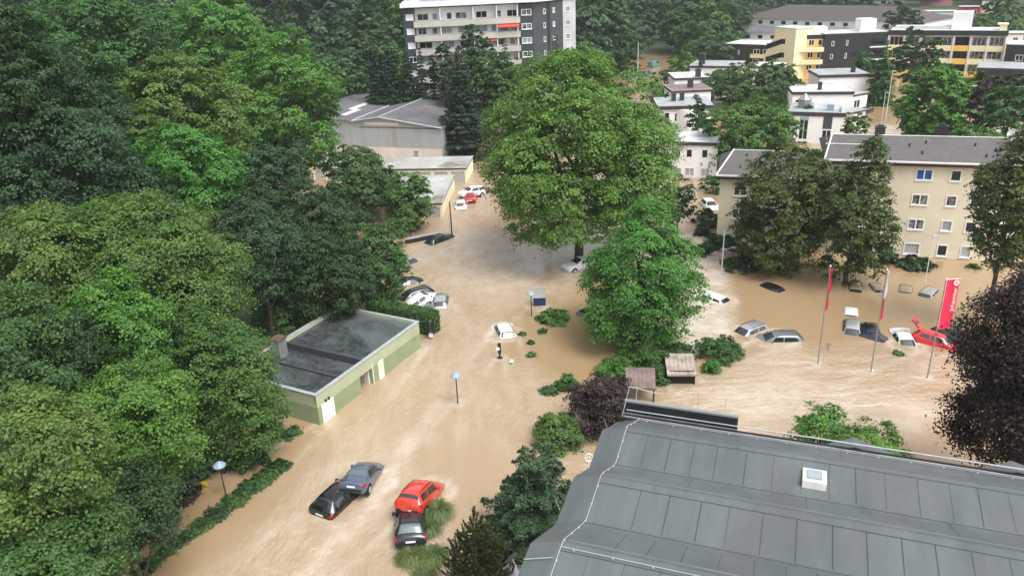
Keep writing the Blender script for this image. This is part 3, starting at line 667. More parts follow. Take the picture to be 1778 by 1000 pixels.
wall_face(mb, fr(-11.3, 10, 0, -90), 9.6, 0, h(8.25)); wall_face(mb, fr(-.01, 10.0, 0, 180), 11.29, 0, h(8.25))
mb.build('wall', 'cream_wall', cb)
for o, pn, mu in wspec: window(cb, fr(), o, pn, mull=mu, proud=.05, w=.11)
for x in (1.6, 6):
    for z in (5.9, 3.2): window(cb, fr(-11.3, .4), (x, x + 1.4, h(z), h(z + 1.2)), 'glass', mull=1)
for a, b_, c, d in log:
    l_ = MB(); l_.box(a + .01, b_ - .01, .9, .95, c, d); l_.box(a, a + .02, .2, .9, c, d); l_.box(b_ - .02, b_, .2, .9, c, d); bo = l_.build('loggia_back', 'slate_panel', cb)
    l_ = MB(); l_.box(a - .15, b_ + .15, -.9, -.8, c - .35, c + .62); l_.box(a - .15, b_ + .15, -.8, -.005, c - .35, c - .2); l_.box(a - .15, a - .05, -.8, -.005, c - .2, c + .62); l_.box(b_ + .05, b_ + .15, -.8, -.005, c - .2, c + .62); bo = l_.build('balcony', 'cream_wall', cb)
    l_ = MB(); l_.box(a, b_, -.98, -.902, c + .25, c + .6); l_.build('balcony_planter', 'lamp_blue_grey', bo)
def pitched(root, x0, x1, ye, yr, yb, ze, zr, sh, name='roof'):
    """tiled roof: eaves at ye/yb, ridge at yr; the verge leans by sh"""
    mb = MB(); A1, B1 = (x0, ye, ze), (x1, ye, ze); Rr, Rs = (x0 + sh, yr, zr), (x1 - .0, yr, zr); C1, D1 = (x1, yb, ze), (x0, yb, ze)
    mb.poly([A1, B1, Rs, Rr]); mb.poly([C1, D1, Rr, Rs]); mb.poly([D1, A1, Rr]); mb.poly([B1, C1, Rs]); mb.poly([D1, C1, B1, A1])
    r = mb.build(name, 'slate_roof', root)
    g = MB(); g.box(x0 - .05, x1, ye - .14, ye - .003, ze - .06, ze + .12); g.tube((x0 - .03, ye, ze + .05), (x0 + sh, yr, zr + .06), .09, n=6); g.tube((x0 + sh, yr, zr + .05), (x1, yr, zr + .05), .05, n=6); g.build('gutter', 'white_trim', r)
    f = MB(); f.box(x0, x1, ye - .02, ye + .35, ze - .42, ze - .065); f.build('fascia', 'fascia_maroon', r); return r
r1 = pitched(cb, -.45, 21.3, -.5, 4.7, 10.5, h(10.62), h(12.3), .9)
r2 = pitched(cb, -11.75, -.46, -.1, 5.2, 10.4, h(8.35), h(10.1), 1.6)
c1_ = chimney(r1, 11.6, 5.2, h(11.2), h(13.3), 1.25, 'black_panel', .8); chimney(r1, 5.6, 6.3, h(11.2), h(12.9), .95, 'fascia_dark')
vt = MB()
for x, y in ((8.2, 2.6), (9.3, 1.2), (9.9, 3.3), (14.6, 3.0), (15.3, .9), (16.4, 2.2), (3.6, 2.2), (18.1, 2.8)): z = h(10.62) + (y + .5) / 5.2 * 1.68; vt.tube((x, y, z - .1), (x, y, z + .32), .09, n=6)
vt.build('vent_pipe', 'black_panel', r1)
vt = MB()
for x, y in ((-9.2, 1.6), (-8.6, 4.0), (-5.0, 2.5)): z = h(8.35) + (y + .1) / 5.3 * 1.75; vt.tube((x, y, z - .1), (x, y, z + .3), .09, n=6)
vt.build('vent_pipe', 'black_panel', r2)
sk = MB(); sk.box(-.3, 4.4, 2.55, 2.62, h(11.68), h(11.78)); sk.build('snow_guard', 'white_trim', r1)
# satellite dish on the ridge
q = G(1754, 245, 12.4); sdish = thing('satellite_dish', 'pale satellite dish on a pole at right end of the apartment house ridge', 'satellite dish', (q[0], q[1], 12.1), anc)
mb = MB(); mb.tube((0, 0, -.3), (0, 0, .9), .03, n=6); mb.build('pole', 'grey_metal', sdish)
mb = MB(); n = 16; ring = lambda r_, y: [(.05 + r_ * math.cos(t) * .5, y, 1.0 + r_ * math.sin(t) * .62) for t in np.linspace(0, 2 * math.pi, n, endpoint=False)]
r0_, r1_, r2_ = ring(.05, .16), ring(.6, .1), ring(1, -.06)
for ra, rb in ((r0_, r1_), (r1_, r2_)):
    for k in range(n): mb.poly([ra[k], ra[(k + 1) % n], rb[(k + 1) % n], rb[k]])
mb.poly(r0_); mb.tube((.05, .1, .6), (.05, -.5, .85), .015, n=5); mb.build('dish', 'white_trim', sdish, True)

# ------------------------------------------------------------------ apartment tower
A_ = P(698, 12, 165); B_ = P(925, 9, 165.5); O_, LT, an = frame_of(A_, B_); ZT = 23.6
zt0 = float(terrain(O_[0], O_[1])) - 1; zt0 = min(zt0, -2.2)
tw = thing('apartment_tower', 'eight-storey apartment tower with long concrete balconies and dark cladding', 'building', (O_[0], O_[1], zt0), an)
h = lambda z: z - zt0
bx0, bx1 = 2.3, LT - 2.7; sc = LT / 26.2
mb = MB(); wn_ = []; bal = []
rows = [ZT - 0.95 - 2.72 * k for k in range(9)]          # window tops
lw = [(0.55, 2.05, h(z - 1.15), h(z - .05)) for z in rows]; rw_ = [(LT - 2.35, LT - .35, h(z - 1.2), h(z - .05)) for z in rows]
wall_face(mb, fr(), bx0, 0, h(ZT), lw, mat='navy_panel'); wall_face(mb, fr(), LT, 0, h(ZT), rw_, mat='navy_panel', x0=bx1)
rng = np.random.default_rng(8); bops = []
for z in rows:
    x = bx0 + .5
    while x < bx1 - 2:
        w_ = rng.choice([1.0, 1.6, 2.2, 2.6]); bops.append((x, x + w_, h(z - 1.35), h(z - .1))); x += w_ + rng.choice([.8, 1.2, 1.9])
wall_face(mb, fr(0, 1.1), bx1, 0, h(ZT), bops, mat='white_wall', x0=bx0)
mb.poly([(bx0, 0, 0), (bx0, 1.1, 0), (bx0, 1.1, h(ZT)), (bx0, 0, h(ZT))], 'navy_panel'); mb.poly([(bx1, 1.1, 0), (bx1, 0, 0), (bx1, 0, h(ZT)), (bx1, 1.1, h(ZT))], 'navy_panel')
# dark side turned away, light stair end, back
t1 = fr(LT, 0, 0, 38); l1 = 8.6; E1 = t1 @ Vector((l1, 0, 0)); t2 = fr(E1.x, E1.y, 0, 4); l2 = 2.7; E2 = t2 @ Vector((l2, 0, 0))
so1 = [(2.9, 3.5, h(z - 1.2), h(z - .25)) for z in rows] + [(5.6, 6.2, h(z - 1.15), h(z - .2)) for z in rows]
wall_face(mb, t1, l1, 0, h(ZT + .1), so1, mat='slate_panel')
so2 = [(.55, 1.5, h(z - 1.25), h(z - .2)) for z in rows]
wall_face(mb, t2, l2, 0, h(ZT + .3), so2, mat='pale_roof')
for p_, q_ in (((E2.x, E2.y), (E2.x - .5, E2.y + 9)), ((E2.x - .5, E2.y + 9), (0, 15)), ((0, 15), (0, 0))):
    mb.poly([(p_[0], p_[1], 0), (q_[0], q_[1], 0), (q_[0], q_[1], h(ZT)), (p_[0], p_[1], h(ZT))], 'navy_panel')
mb.build('wall', None, tw)
gv = MB(t1); gv.box(4.0, 4.75, -.03, -.003, 0, h(ZT - .1)); gv.build('cladding_groove', 'black_panel', tw)
panes = ['glass', 'glass', 'curtain_pane', 'pale_pane', 'white_trim']
for o in lw: window(tw, fr(), o, 'white_trim' if rng.random() < .45 else 'glass', mull=1, w=.1)
for o in rw_: window(tw, fr(), o, rng.choice(['glass', 'curtain_pane', 'pale_pane']), mull=1, w=.12)
for o in bops:
    if h(23) > o[3] > h(6): window(tw, fr(0, 1.1), o, rng.choice(['glass', 'glass', 'curtain_pane', 'shutter_grey', 'pale_pane']), mull=1 if o[1] - o[0] > 1.3 else 0, w=.07, sill=False, name='balcony_window')
for o in so1: window(tw, t1, o, rng.choice(['glass', 'pale_pane']), w=.09)
for o in so2: window(tw, t2, o, 'pale_pane', w=.07)
for k, z in enumerate(rows):
    b_ = MB(); zb = h(z - 2.55)
    b_.box(bx0 - .25, bx1, -.95, -.82, zb, zb + 1.12); b_.box(bx0 - .25, bx1, -.82, 1.08, zb, zb + .16); b_.box(bx0 - .25, bx0 - .12, -.82, -.003, zb + .162, zb + 1.12)
    bo = b_.build('balcony', 'balcony_concrete', tw)
    b_ = MB(); b_.box(bx0 - .27, bx1 + .0, -.97, -.80, zb + 1.122, zb + 1.2); b_.build('handrail', 'zinc', bo)
dv = MB()
for x in (bx0 + 5.1, bx0 + 11.7, bx0 + 16.4, bx1 - .5): dv.box(x - .09, x + .09, -.78, 1.07, h(-2), h(ZT - .02))
dv.build('balcony_divider', 'white_wall', tw)
aw = MB(); za = h(rows[1] + .15); x0 = bx0 + 16.6; aw.poly([(x0, .4, za + .25), (x0 + 4.2, .4, za + .25), (x0 + 4.2, -1.6, za - .45), (x0, -1.6, za - .45)][::-1]); aw.poly([(x0, -1.6, za - .45), (x0 + 4.2, -1.6, za - .45), (x0 + 4.2, -1.6, za - .68), (x0, -1.6, za - .68)]); aw.build('awning', 'awning_red', tw)['label'] = 'red awning over an upper balcony'
aw = MB(); za = h(rows[2] - .1); x0 = bx0 + 14; aw.poly([(x0, .4, za + .25), (x0 + 2.2, .4, za + .25), (x0 + 2.2, -1.3, za - .15), (x0, -1.3, za - .15)][::-1]); aw.build('awning', 'awning_red', tw)
rf = MB(); pts = [(-.4, -1.1), (LT + .3, -1.1), (E1.x + .1, E1.y - .25), (E2.x + .25, E2.y - .25), (E2.x - .3, E2.y + 9.3), (-.4, 15.3)]
rf.prism(pts, h(ZT + .31), h(ZT + 1.0)); ro2 = rf.build('roof', 'white_trim', tw)
rf = MB(); rf.prism([(.4, -.5), (LT - .2, -.5), (E1.x - .5, E1.y + .4), (E2.x - .9, E2.y + 8.5), (.4, 14.6)], h(ZT + 1.002), h(ZT + 1.06)); rf.build('roof_deck', 'pale_roof', ro2)
rf = MB(); rf.box(4, 15, 5, 11, h(ZT + 1.0), h(ZT + 3.2)); rf.box(15.5, 17, 3, 4.5, h(ZT + 1.0), h(ZT + 2)); rf.build('lift_housing', 'lamp_blue_grey', tw)

# ------------------------------------------------------------------ grey twin-gabled hall
c0 = G(765, 223, 6.0); v_ = G(750, 165, 8.0)[:2] - G(658, 204, 8.0)[:2]
back = v_ / np.linalg.norm(v_); rt_ = np.array([back[1], -back[0]])
# front right corner c0; the hall's front runs to the left
LF = 13.4; O_ = c0[:2] - rt_ * LF; an = math.atan2(rt_[1], rt_[0]); DH = float(np.linalg.norm(v_)) + 3
hb_ = thing('factory_hall', 'grey clad industrial hall with two low gabled roofs behind the garages', 'building', (O_[0], O_[1], ZB), an)
h = lambda z: z - ZB
mb = MB(); ap = 5.0
def gable_prism(mb_, x0, xa, x1, y0, y1, ze0, za, ze1, mat): mb_.poly([(x0, y0, ze0), (xa, y0, za), (xa, y1, za), (x0, y1, ze0)][::-1], mat); mb_.poly([(xa, y0, za), (x1, y0, ze1), (x1, y1, ze1), (xa, y1, za)][::-1], mat)
XA, XV, XR, XE = 1.95, -3.2, -14.0, -24.0
wall_face(mb, fr(), LF, h(2.4), h(6.0), mat='hall_cladding', x0=XE); mb.poly([(XV, 0, h(6.0)), (LF, 0, h(6.0)), (XA, 0, h(7.6)), (XV, 0, h(6.85))], 'hall_cladding'); mb.poly([(XE, 0, h(6.0)), (XV, 0, h(6.0)), (XV, 0, h(6.85)), (XR, 0, h(7.8)), (XE, 0, h(6.7))], 'hall_cladding')
wall_face(mb, fr(), LF, 0, h(2.4), [(8.0, 8.8, 0, h(1.9))], mat='beige_wall', x0=XE); wall_face(mb, fr(LF, 0, 0, 90), DH, 0, h(6.0), mat='hall_cladding')
wall_face(mb, fr(XE, DH, 0, -90), DH, 0, h(6.7), mat='hall_cladding'); wall_face(mb, fr(LF, DH, 0, 180), LF - XE, 0, h(6), mat='hall_cladding')
mb.build('wall', None, hb_)
mb = MB(); gable_prism(mb, XV, XA, LF + .35, -.35, DH, h(6.92), h(7.68), h(6.02), None); r1 = mb.build('roof', 'hall_roof', hb_)
mb = MB(); gable_prism(mb, XE - .2, XR, XV - .02, -.35, DH + 1, h(6.75), h(7.88), h(6.93), None); r2 = mb.build('roof', 'hall_roof', hb_)
mb = MB(); mb.tube((XA, -.4, h(7.72)), (LF + .35, -.4, h(6.06)), .12, n=6); mb.tube((XA, -.4, h(7.72)), (XV, -.4, h(6.95)), .12, n=6); mb.tube((XA, -.4, h(7.72)), (XA, DH, h(7.72)), .13, n=6); mb.tube((XV, -.4, h(7.0)), (XV, DH, h(7.0)), .16, n=6)
mb.tube((XR, DH + 1, h(7.95)), (XV, DH + 1, h(7.0)), .16, n=6); mb.tube((XR, DH + 1, h(7.95)), (XE, DH + 1, h(6.8)), .16, n=6); mb.tube((XV, DH, h(7.0)), (XA, DH, h(7.72)), .12, n=6); mb.build('verge_trim', 'zinc', r1)
mb = MB()
zl = lambda x: h(7.88) + (x - XR) / (XV - XR) * (h(6.93) - h(7.88)) + .03
for xa, xb, y0, y1 in ((-8.6, -7.4, 8, 15), (-7.4, -6.2, 3, 9)): mb.poly([(xa, y0, zl(xa)), (xb, y0, zl(xb)), (xb, y1, zl(xb)), (xa, y1, zl(xa))])
mb.build('skylight', 'pale_roof', r2)
mb = MB(); mb.box(XA - 2.9, XA + 3.6, -.06, -.003, h(6.3), h(6.75)); mb.build('cladding_band', 'beige_wall', hb_)
mb = MB(); mb.box(-2, LF, -.05, -.003, h(5.82), h(5.95)); mb.build('rust_streak', 'rust', hb_)
mb = MB(); mb.box(8.02, 8.78, .1, .15, 0, h(1.9)); mb.build('door', 'lamp_blue_grey', hb_)

# ------------------------------------------------------------------ garage rows
def garage_row(A, B, depth, H_, label, doors, name='garage_row', wall='garage_yellow'):
    O_, L_, an = frame_of(A, B); g = thing(name, label, 'garages', (O_[0], O_[1], ZB), an, 'flat-roofed garage rows')
    h = lambda z: z - ZB; w_ = L_ / doors; ops = [(w_ * k + .28, w_ * (k + 1) - .28, .1, h(H_ - .42)) for k in range(doors)]
    mb = MB(); box_walls(mb, L_, depth, 0, h(H_), ops); mb.build('wall', wall, g)
    for o in ops:
        d = MB(); n = 6
        for k in range(n): z0 = o[2] + (o[3] - o[2]) * k / n; d.box(o[0], o[1], .10, .15, z0, z0 + (o[3] - o[2]) / n - .03)
        d.box(o[0], o[1], .151, .17, o[2], o[3]); d.build('garage_door', 'shutter_grey', g)
    flat_roof(g, L_, depth, h(H_), .12, .18, 'dark_metal', 'garage_roof'); return g
garage_row(G(690, 306, 1.1)[:2] - np.array([5, 0]), G(810, 309, .8), 7.5, 2.2, 'long yellowish garage row under a dirty flat roof in front of the grey hall', 6)
gB = G(768, 378); gA = gB + np.array([-13.5, .9, 0]); garage_row(gA, gB, 14.5, 1.9, 'nearer yellow-walled garage row with wide pale roof behind the water tree', 5)
garage_row(G(545, 312), G(592, 312), 7, 2.3, 'short garage at far left end between the trees', 2)

# ------------------------------------------------------------------ white terraced houses
def white_house(A, B, depth, H_, label, wins=(), chims=(), name='terraced_house', group='white flat-roofed terraced houses', top='flat_roof', th=.45, over=.2, deckbox=None, base=ZB, wall='white_wall', cat='house', pane=None, rside=()):
    O_, L_, an = frame_of(A, B); g = thing(name, label, cat, (O_[0], O_[1], base), an, group); h = lambda z: z - base
    ops = [(a * L_, b_ * L_, h(c), h(d)) for a, b_, c, d in wins]; ro = [(a * depth, b_ * depth, h(c), h(d)) for a, b_, c, d in rside]
    mb = MB(); box_walls(mb, L_, depth, 0, h(H_), ops, ro); mb.build('wall', wall, g)
    for k, o in enumerate(ops): window(g, fr(), o, (pane[k] if pane else 'glass'), 'white_trim' if o[1] - o[0] < 2.4 else 'dark_metal', mull=1 if o[1] - o[0] > 1.2 else 0, sill=False)
    for o in ro: window(g, fr(L_, 0, 0, 90), o, 'glass', 'dark_metal', sill=False)
    r = flat_roof(g, L_, depth, h(H_), over, th, top=top)
    for x, y, s, hh in chims: chimney(r, x * L_, y * depth, h(H_) + th, h(H_) + th + hh, s)
    return g, L_, h
white_house(G(1128, 306), G(1243, 310), 7.5, 5.0, 'white two-storey house with shuttered lower windows beside the great plane tree', [(.37, .46, 3.1, 4.4), (.54, .63, 3.1, 4.4), (.77, .86, 3.1, 4.4), (.37, .48, .2, 1.5), (.53, .67, .2, 1.5), (.77, .90, .2, 1.5)], th=.5, top='pale_roof', pane=['curtain_pane', 'glass', 'glass', 'shutter_grey', 'shutter_grey', 'shutter_grey'])
g, L_, h = white_house(G(1143, 240), G(1232, 238), 9, 5.3, 'white house with a rounded bay and two chimneys behind the shuttered house', [(.10, .2, 2.6, 4.7), (.3, .36, 3, 4.6), (.74, .86, 3, 4.6), (.36, .72, -.5, 1.0)], [(.33, .55, .8, 1.3), (.5, .6, .8, 1.3)], th=.6, over=.35)
mb = MB(); n = 8; pts = [(L_ * .34 + (L_ * .38) * k / n, -1.0 * math.sin(math.pi * k / n) - .02) for k in range(n + 1)]; mb.prism(pts, h(1.4), h(5.25)); mb.build('bay', 'white_wall', g)
white_house(G(1166, 208), G(1232, 205), 8, 5.4, 'white terraced house with brown roof terrace, third in the left row', [(.1, .25, 3, 4.5)], [(.55, .4, 1.0, 1.6)], top='wood_brown')
white_house(G(1170, 183), G(1228, 181), 9, 5.5, 'white terraced house with blue grey flat roof, fourth in the left row', [(.12, .3, 3, 4.6)], [(.7, .1, 1.1, 1.6)], top='pale_roof')
white_house(G(1196, 158), G(1280, 160), 10, 5.6, 'white terraced house with wide dark flat roof, farthest in the left row', [(.2, .3, 3, 4.6)], [(.2, .3, 1.4, 2.4), (.23, -.05, .9, 1.0)])
white_house(G(1300, 150), G(1352, 152), 8, 4.5, 'low white house half hidden behind the round shrubs below the yellow flats', [(.3, .5, 2.4, 3.8)], [], top='pale_roof')
# right cluster
g, L_, h = white_house(G(1366, 247), G(1462, 251), 9, 4.7, 'white house with tall dark window strips and roof terrace in the right cluster', [(.20, .36, .6, 4.5), (.62, .78, -1, 2.4), (.20, .36, -1.5, .3)], [], th=.7, over=.1)
mb = MB(); mb.box(L_ * .62, L_ * .78, -.06, -.003, h(2.6), h(4.65)); mb.build('dark_panel', 'slate_panel', g)
mb = MB(); mb.box(L_ * .22, L_ * .36, -.3, -.02, h(4.0), h(4.65)); mb.build('canopy', 'lamp_blue_grey', g)
mb = MB(); mb.box(L_ * .42, L_ * .98, 3.2, 3.4, h(5.41), h(6.4)); mb.box(L_ * .92, L_ * .98, .6, 3.2, h(5.41), h(6.2)); mb.build('terrace_wall', 'white_wall', g)
mb = MB(); a0 = (L_ * .24, 4.2); mb.prism([(a0[0] + 1.1 * math.cos(t), a0[1] + 1.1 * math.sin(t)) for t in np.linspace(0, 2 * math.pi, 8, endpoint=False)], h(5.4), h(6.9)); top = (a0[0], a0[1], h(8.0)); rg = [(a0[0] + 1.25 * math.cos(t), a0[1] + 1.25 * math.sin(t), h(6.9)) for t in np.linspace(0, 2 * math.pi, 8, endpoint=False)]
for k in range(8): mb.poly([rg[k], rg[(k + 1) % 8], top])
mb.build('roof_pavilion', 'grey_metal', g)
ta = MB(); ta.box(L_ * .66, L_ * .78, 1.5, 2.6, h(5.41), h(6.5)); ta.build('roof_box', 'lamp_blue_grey', g)
white_house(G(1372, 212), G(1475, 212), 9, 5.3, 'white house with broad pale roof, middle of the right cluster', [(.0 + .05, .12, 3, 4.4)], [(.47, .25, .7, 1.3)], top='pale_roof', th=.55)
white_house(G(1418, 181), G(1502, 179), 9, 5.6, 'white house with grey roof and terrace, farthest in the right cluster', [(.15, .3, 3, 4.4)], [(.75, .3, .8, 1)], th=.6)
white_house(G(1473, 196, .5), G(1503, 190, .5), 6, 3.6, 'small white annex with dark opening at the right side of the right cluster', [(.25, .6, 1.2, 2.8)], [], th=.35, top='garage_roof')
white_house(G(1474, 222), G(1500, 216), 5, 2.6, 'low beige carport annex beside the right cluster by the flooded lane', [(.2, .6, 1, 2.1)], [], th=.25, top='garage_roof', wall='beige_wall', name='carport')

# ------------------------------------------------------------------ yellow and black housing complex
grp = 'yellow and black terraced flats'
def dark_block(A, B, depth, H_, label, wins, wall='black_panel', top='pale_roof', name='apartment_block', th=.4):
    return white_house(A, B, depth, H_, label, wins, [], name, grp, top, th, .1, wall=wall, cat='building')
g, L_, h = dark_block(G(1256, 112), G(1338, 116), 12, 5.6, 'long black clad wing with pale flat roof left of the yellow stair tower', [(.30, .33, 3.0, 4.3), (.62, .75, 3.4, 4.7), (.82, .95, 3.4, 4.7), (.62, .75, .6, 1.9), (.84, .95, .6, 1.9)])
mb = MB(); mb.box(L_ * .58, L_ * 1.0, -.9, -.75, h(2.3), h(3.4)); mb.box(L_ * .58, L_, -.75, -.02, h(2.3), h(2.5)); mb.box(L_ * .58, L_ * 1.0, -.06, -.02, h(-.5), h(1.0)); mb.build('balcony', 'pale_yellow', g)
A_ = G(1338, 134); B_ = G(1374, 140); O_, L_, an = frame_of(A_, B_)
st_ = thing('stair_tower', 'tall pale yellow stair tower with slanted dark window slots', 'building', (O_[0], O_[1], ZB), an, grp); h = lambda z: z - ZB
mb = MB(); box_walls(mb, L_, 6, 0, h(12.6)); mb.poly([(0, -.01, 0), (0, -.01, h(6)), (-3.4, -.01, h(4.2)), (-3.4, -.01, 0)], None); mb.build('wall', 'pale_yellow', st_)
mb = MB(); mb.box(-3.4, -.003, .0, 5.5, 0, h(5.2)); mb.poly([(-3.4, 0, h(5.2)), (-.003, 0, h(5.2)), (-.003, 0, h(10.2))]); mb.poly([(-3.4, 0, h(5.2)), (-.003, 0, h(10.2)), (-.003, 5.5, h(10.2)), (-3.4, 5.5, h(5.2))]); mb.build('stair_wing', 'pale_yellow', st_)
mb = MB()
for z in (8.2, 4.8, 1.4):
    x0, x1 = -2.6, L_ * .55; mb.poly([(x0, -.03, h(z - 1.0)), (x0 + .9, -.03, h(z - 1.0)), (x1 - .9, -.03, h(z + .6)), (x1, -.03, h(z + .6)), (x1, -.03, h(z + 1.8)), (x1 - 1.4, -.03, h(z + 1.8)), (x0 + .7, -.03, h(z + .3)), (x0, -.03, h(z + .3))])
mb.build('stair_window', 'glass', st_)
mb = MB(); mb.box(-.1, L_ + .1, -.1, 6.1, h(12.602), h(12.9)); mb.build('roof', 'pale_roof', st_)
A_ = G(1376, 138); B_ = G(1423, 137)
g, L_, h = dark_block(A_, B_, 9, 10.6, 'ochre yellow flats with long balconies right of the stair tower', [(.12, .26, z, z + 1.5) for z in (8.4, 5.3, 2.2)] + [(.46, .66, z, z + 1.4) for z in (8.4, 5.3, 2.2)] + [(.8, .95, z, z + 1.4) for z in (8.4, 5.3, 2.2)] + [(.24, .34, -.8, .9)], wall='ochre_wall', top='pale_roof')
for z in (6.9, 3.8):
    mb = MB(); mb.box(-.3, L_, -1.2, -1.05, h(z), h(z + 1.15)); mb.box(-.3, L_, -1.05, -.02, h(z), h(z + .15)); mb.build('balcony', 'pale_yellow', g)
mb = MB(); mb.box(0, L_, -.06, -.003, h(10.0), h(10.58)); mb.build('fascia_band', 'black_panel', g)
mb = MB(); mb.box(.8, 8, 2, 7, h(11.0), h(12.6)); mb.build('roof_pergola', 'white_trim', g)
g, L_, h = dark_block(G(1424, 138), G(1532, 134), 9, 10.8, 'black clad middle wing with small white windows between the yellow flats', [(.12, .16, z, z + 1.2) for z in (8.2, 5)] + [(.35, .38, z, z + 1.3) for z in (8.2, 5)] + [(.42, .66, z, z + 1.5) for z in (5.1, 1.7)] + [(.74, .97, z, z + 1.7) for z in (8.2, 5.1, 1.7)])
for z in (7.5, 4.4, 1.0):
    mb = MB(); mb.box(L_ * .72, L_, -.8, -.7, h(z), h(z + .35)); mb.box(L_ * .72, L_, -.7, -.02, h(z), h(z + .12)); mb.build('balcony', 'white_trim', g)
mb = MB(); mb.box(L_ * .60, L_ * .84, 2, 6, h(11.2), h(14.3)); mb.build('roof_housing', 'white_wall', g)
A_ = G(1533, 134); B_ = G(1733, 140); O_, L_, an = frame_of(A_, B_)
yw = thing('apartment_block', 'long yellow balcony wing with white cross walls under a black fascia', 'building', (O_[0], O_[1], ZB), an, grp); H_ = 10.4
bays = 7; bw = L_ / bays; fl = (7.7, 4.6, 1.5); cols = ['pale_yellow', 'pale_yellow', 'pale_yellow', 'pale_yellow', 'ochre_wall', 'pale_yellow', 'pale_yellow']; ops = []; inf = []
for k in range(bays):
    for z in fl: ops.append((k * bw + .35, (k + 1) * bw - .35, h(z), h(z + 2.2))); inf.append(k)
mb = MB(); wall_face(mb, fr(0, 1.2), L_, 0, h(H_), ops, .16, 'white_wall'); wall_face(mb, fr(L_, 0, 0, 90), 9, 0, h(H_), mat='black_panel'); wall_face(mb, fr(L_, 9, 0, 180), L_, 0, h(H_), mat='black_panel'); wall_face(mb, fr(0, 9, 0, -90), 9, 0, h(H_), mat='black_panel'); mb.build('wall', None, yw)
for o, k in zip(ops, inf): window(yw, fr(0, 1.2), o, 'glass' if k in (4, 0) else 'curtain_pane', 'white_trim' if k != 4 else 'dark_metal', mull=2, sill=False, name='glazing')
for k in range(bays):
    for z in fl:
        mb = MB(); mb.box(k * bw + .12, (k + 1) * bw - .12, -.1, .05, h(z - 1.0), h(z + .35)); mb.box(k * bw + .12, (k + 1) * bw - .12, .05, 1.18, h(z - .95), h(z - .8)); mb.build('balcony', cols[k] if z != 1.5 else 'ochre_wall', yw)
mb = MB()
for k in range(bays + 1): mb.box(k * bw - .1, k * bw + .1, -.25, 1.19, 0, h(H_ - .02))
mb.build('cross_wall', 'white_wall', yw)
mb = MB(); mb.box(-.2, L_ + .2, -.35, 9.2, h(H_), h(H_ + 1.15)); ro = mb.build('roof', 'black_panel', yw)
mb = MB(); mb.box(.2, L_ - .2, .0, 8.8, h(H_ + 1.152), h(H_ + 1.2)); mb.box(1, L_ * .55, 3, 6.5, h(H_ + 1.21), h(H_ + 1.9)); mb.build('roof_deck', 'pale_roof', ro)
mb = MB(); mb.box(L_ * .53, L_ * .70, 2.5, 7.5, h(H_ + 1.21), h(H_ + 5.2)); mb.build('roof_housing', 'white_wall', yw)
mb = MB(); mb.box(L_ * .93, L_ * .99, 1, 4.5, h(H_ + 1.21), h(H_ + 2.4)); mb.box(L_ * .91, L_ * 1.0, .8, 4.7, h(H_ + 2.402), h(H_ + 2.6)); mb.build('roof_bower', 'pale_yellow', yw)
dark_block(G(1735, 142), G(1800, 145), 10, 8.2, 'black block with one small pale window at the far right end', [(.3, .5, 5, 6.3)])
g, L_, h = dark_block(G(1688, 166), G(1772, 170), 11, 5.6, 'low black annex with broad grey roof in front of the yellow wing', [(.6, .7, .2, 1.2)], top='flat_roof')
mb = MB(); mb.box(-.6, L_ + .3, -2.5, -.02, h(2.0), h(2.35)); mb.build('canopy', 'zinc', g)

# ------------------------------------------------------------------ far town
def gabled(A, B, depth, ze, zr, label, wall='white_wall', roof='brown_roof', name='house', group=None, wins=0, cat='house', hip=0.0, base=0.0):
    O_, L_, an = frame_of(A, B); g = thing(name, label, cat, (O_[0], O_[1], base), an, group); e, r_ = ze - base, zr - base
    nw = wins; ops = [(L_ * (k + .3) / nw, L_ * (k + .7) / nw, e - 2.0, e - .7) for k in range(nw)] if nw else []
    mb = MB(); box_walls(mb, L_, depth, 0, e, ops); mb.poly([(0, depth, e), (0, 0, e), (hip, depth / 2, r_)]); mb.poly([(L_, 0, e), (L_, depth, e), (L_ - hip, depth / 2, r_)]); mb.build('wall', wall, g)
    for o in ops: window(g, fr(), o, sill=False)
    o = .5; k_ = (r_ - e) / (depth / 2) * o
    mb = MB(); mb.poly([(-o, -o, e - k_ + .1), (L_ + o, -o, e - k_ + .1), (L_ + o - hip, depth / 2, r_ + .1), (-o + hip, depth / 2, r_ + .1)]); mb.poly([(L_ + o, depth + o, e - k_ + .1), (-o, depth + o, e - k_ + .1), (-o + hip, depth / 2, r_ + .1), (L_ + o - hip, depth / 2, r_ + .1)])
    if hip: mb.poly([(-o, depth + o, e - k_ + .1), (-o, -o, e - k_ + .1), (-o + hip, depth / 2, r_ + .1)]); mb.poly([(L_ + o, -o, e - k_ + .1), (L_ + o, depth + o, e - k_ + .1), (L_ + o - hip, depth / 2, r_ + .1)])
    mb.build('roof', roof, g); return g
def at_d(px, py, d): p = P(px, py, d); return p
a, b_ = at_d(1292, 34, 330), at_d(1606, 27, 300); g = gabled(a, b_, 24, a[2] + .5, a[2] + 4.6, 'very long school building with wide dark brown hipped roof behind the yellow flats', name='school_building', cat='building', wins=14, hip=12, base=-2)
a, b_ = at_d(1288, 62, 300), at_d(1470, 55, 290); gabled(a, b_, 14, a[2] + 1, a[2] + 2.6, 'low grey roofed school wing in front of the brown roof', roof='hall_roof', name='school_building', cat='building', wins=8, base=-2, hip=3)
def far_box(px, py, pxr, d, dep, hgt, label, wall='white_wall', top='pale_roof', wins=((.15, .3, .5), (.6, .8, .5)), name='house', group='flat-roofed houses of the far town'):
    a, b_ = at_d(px, py, d), at_d(pxr, py, d); zt = a[2]; ws = [(w0, w1, zt - 2.4, zt - .9) for w0, w1, _ in wins]
    white_house(a, b_, dep, zt, label, ws, [], name, group, top, .3, .15, base=min(-2, zt - hgt), wall=wall)
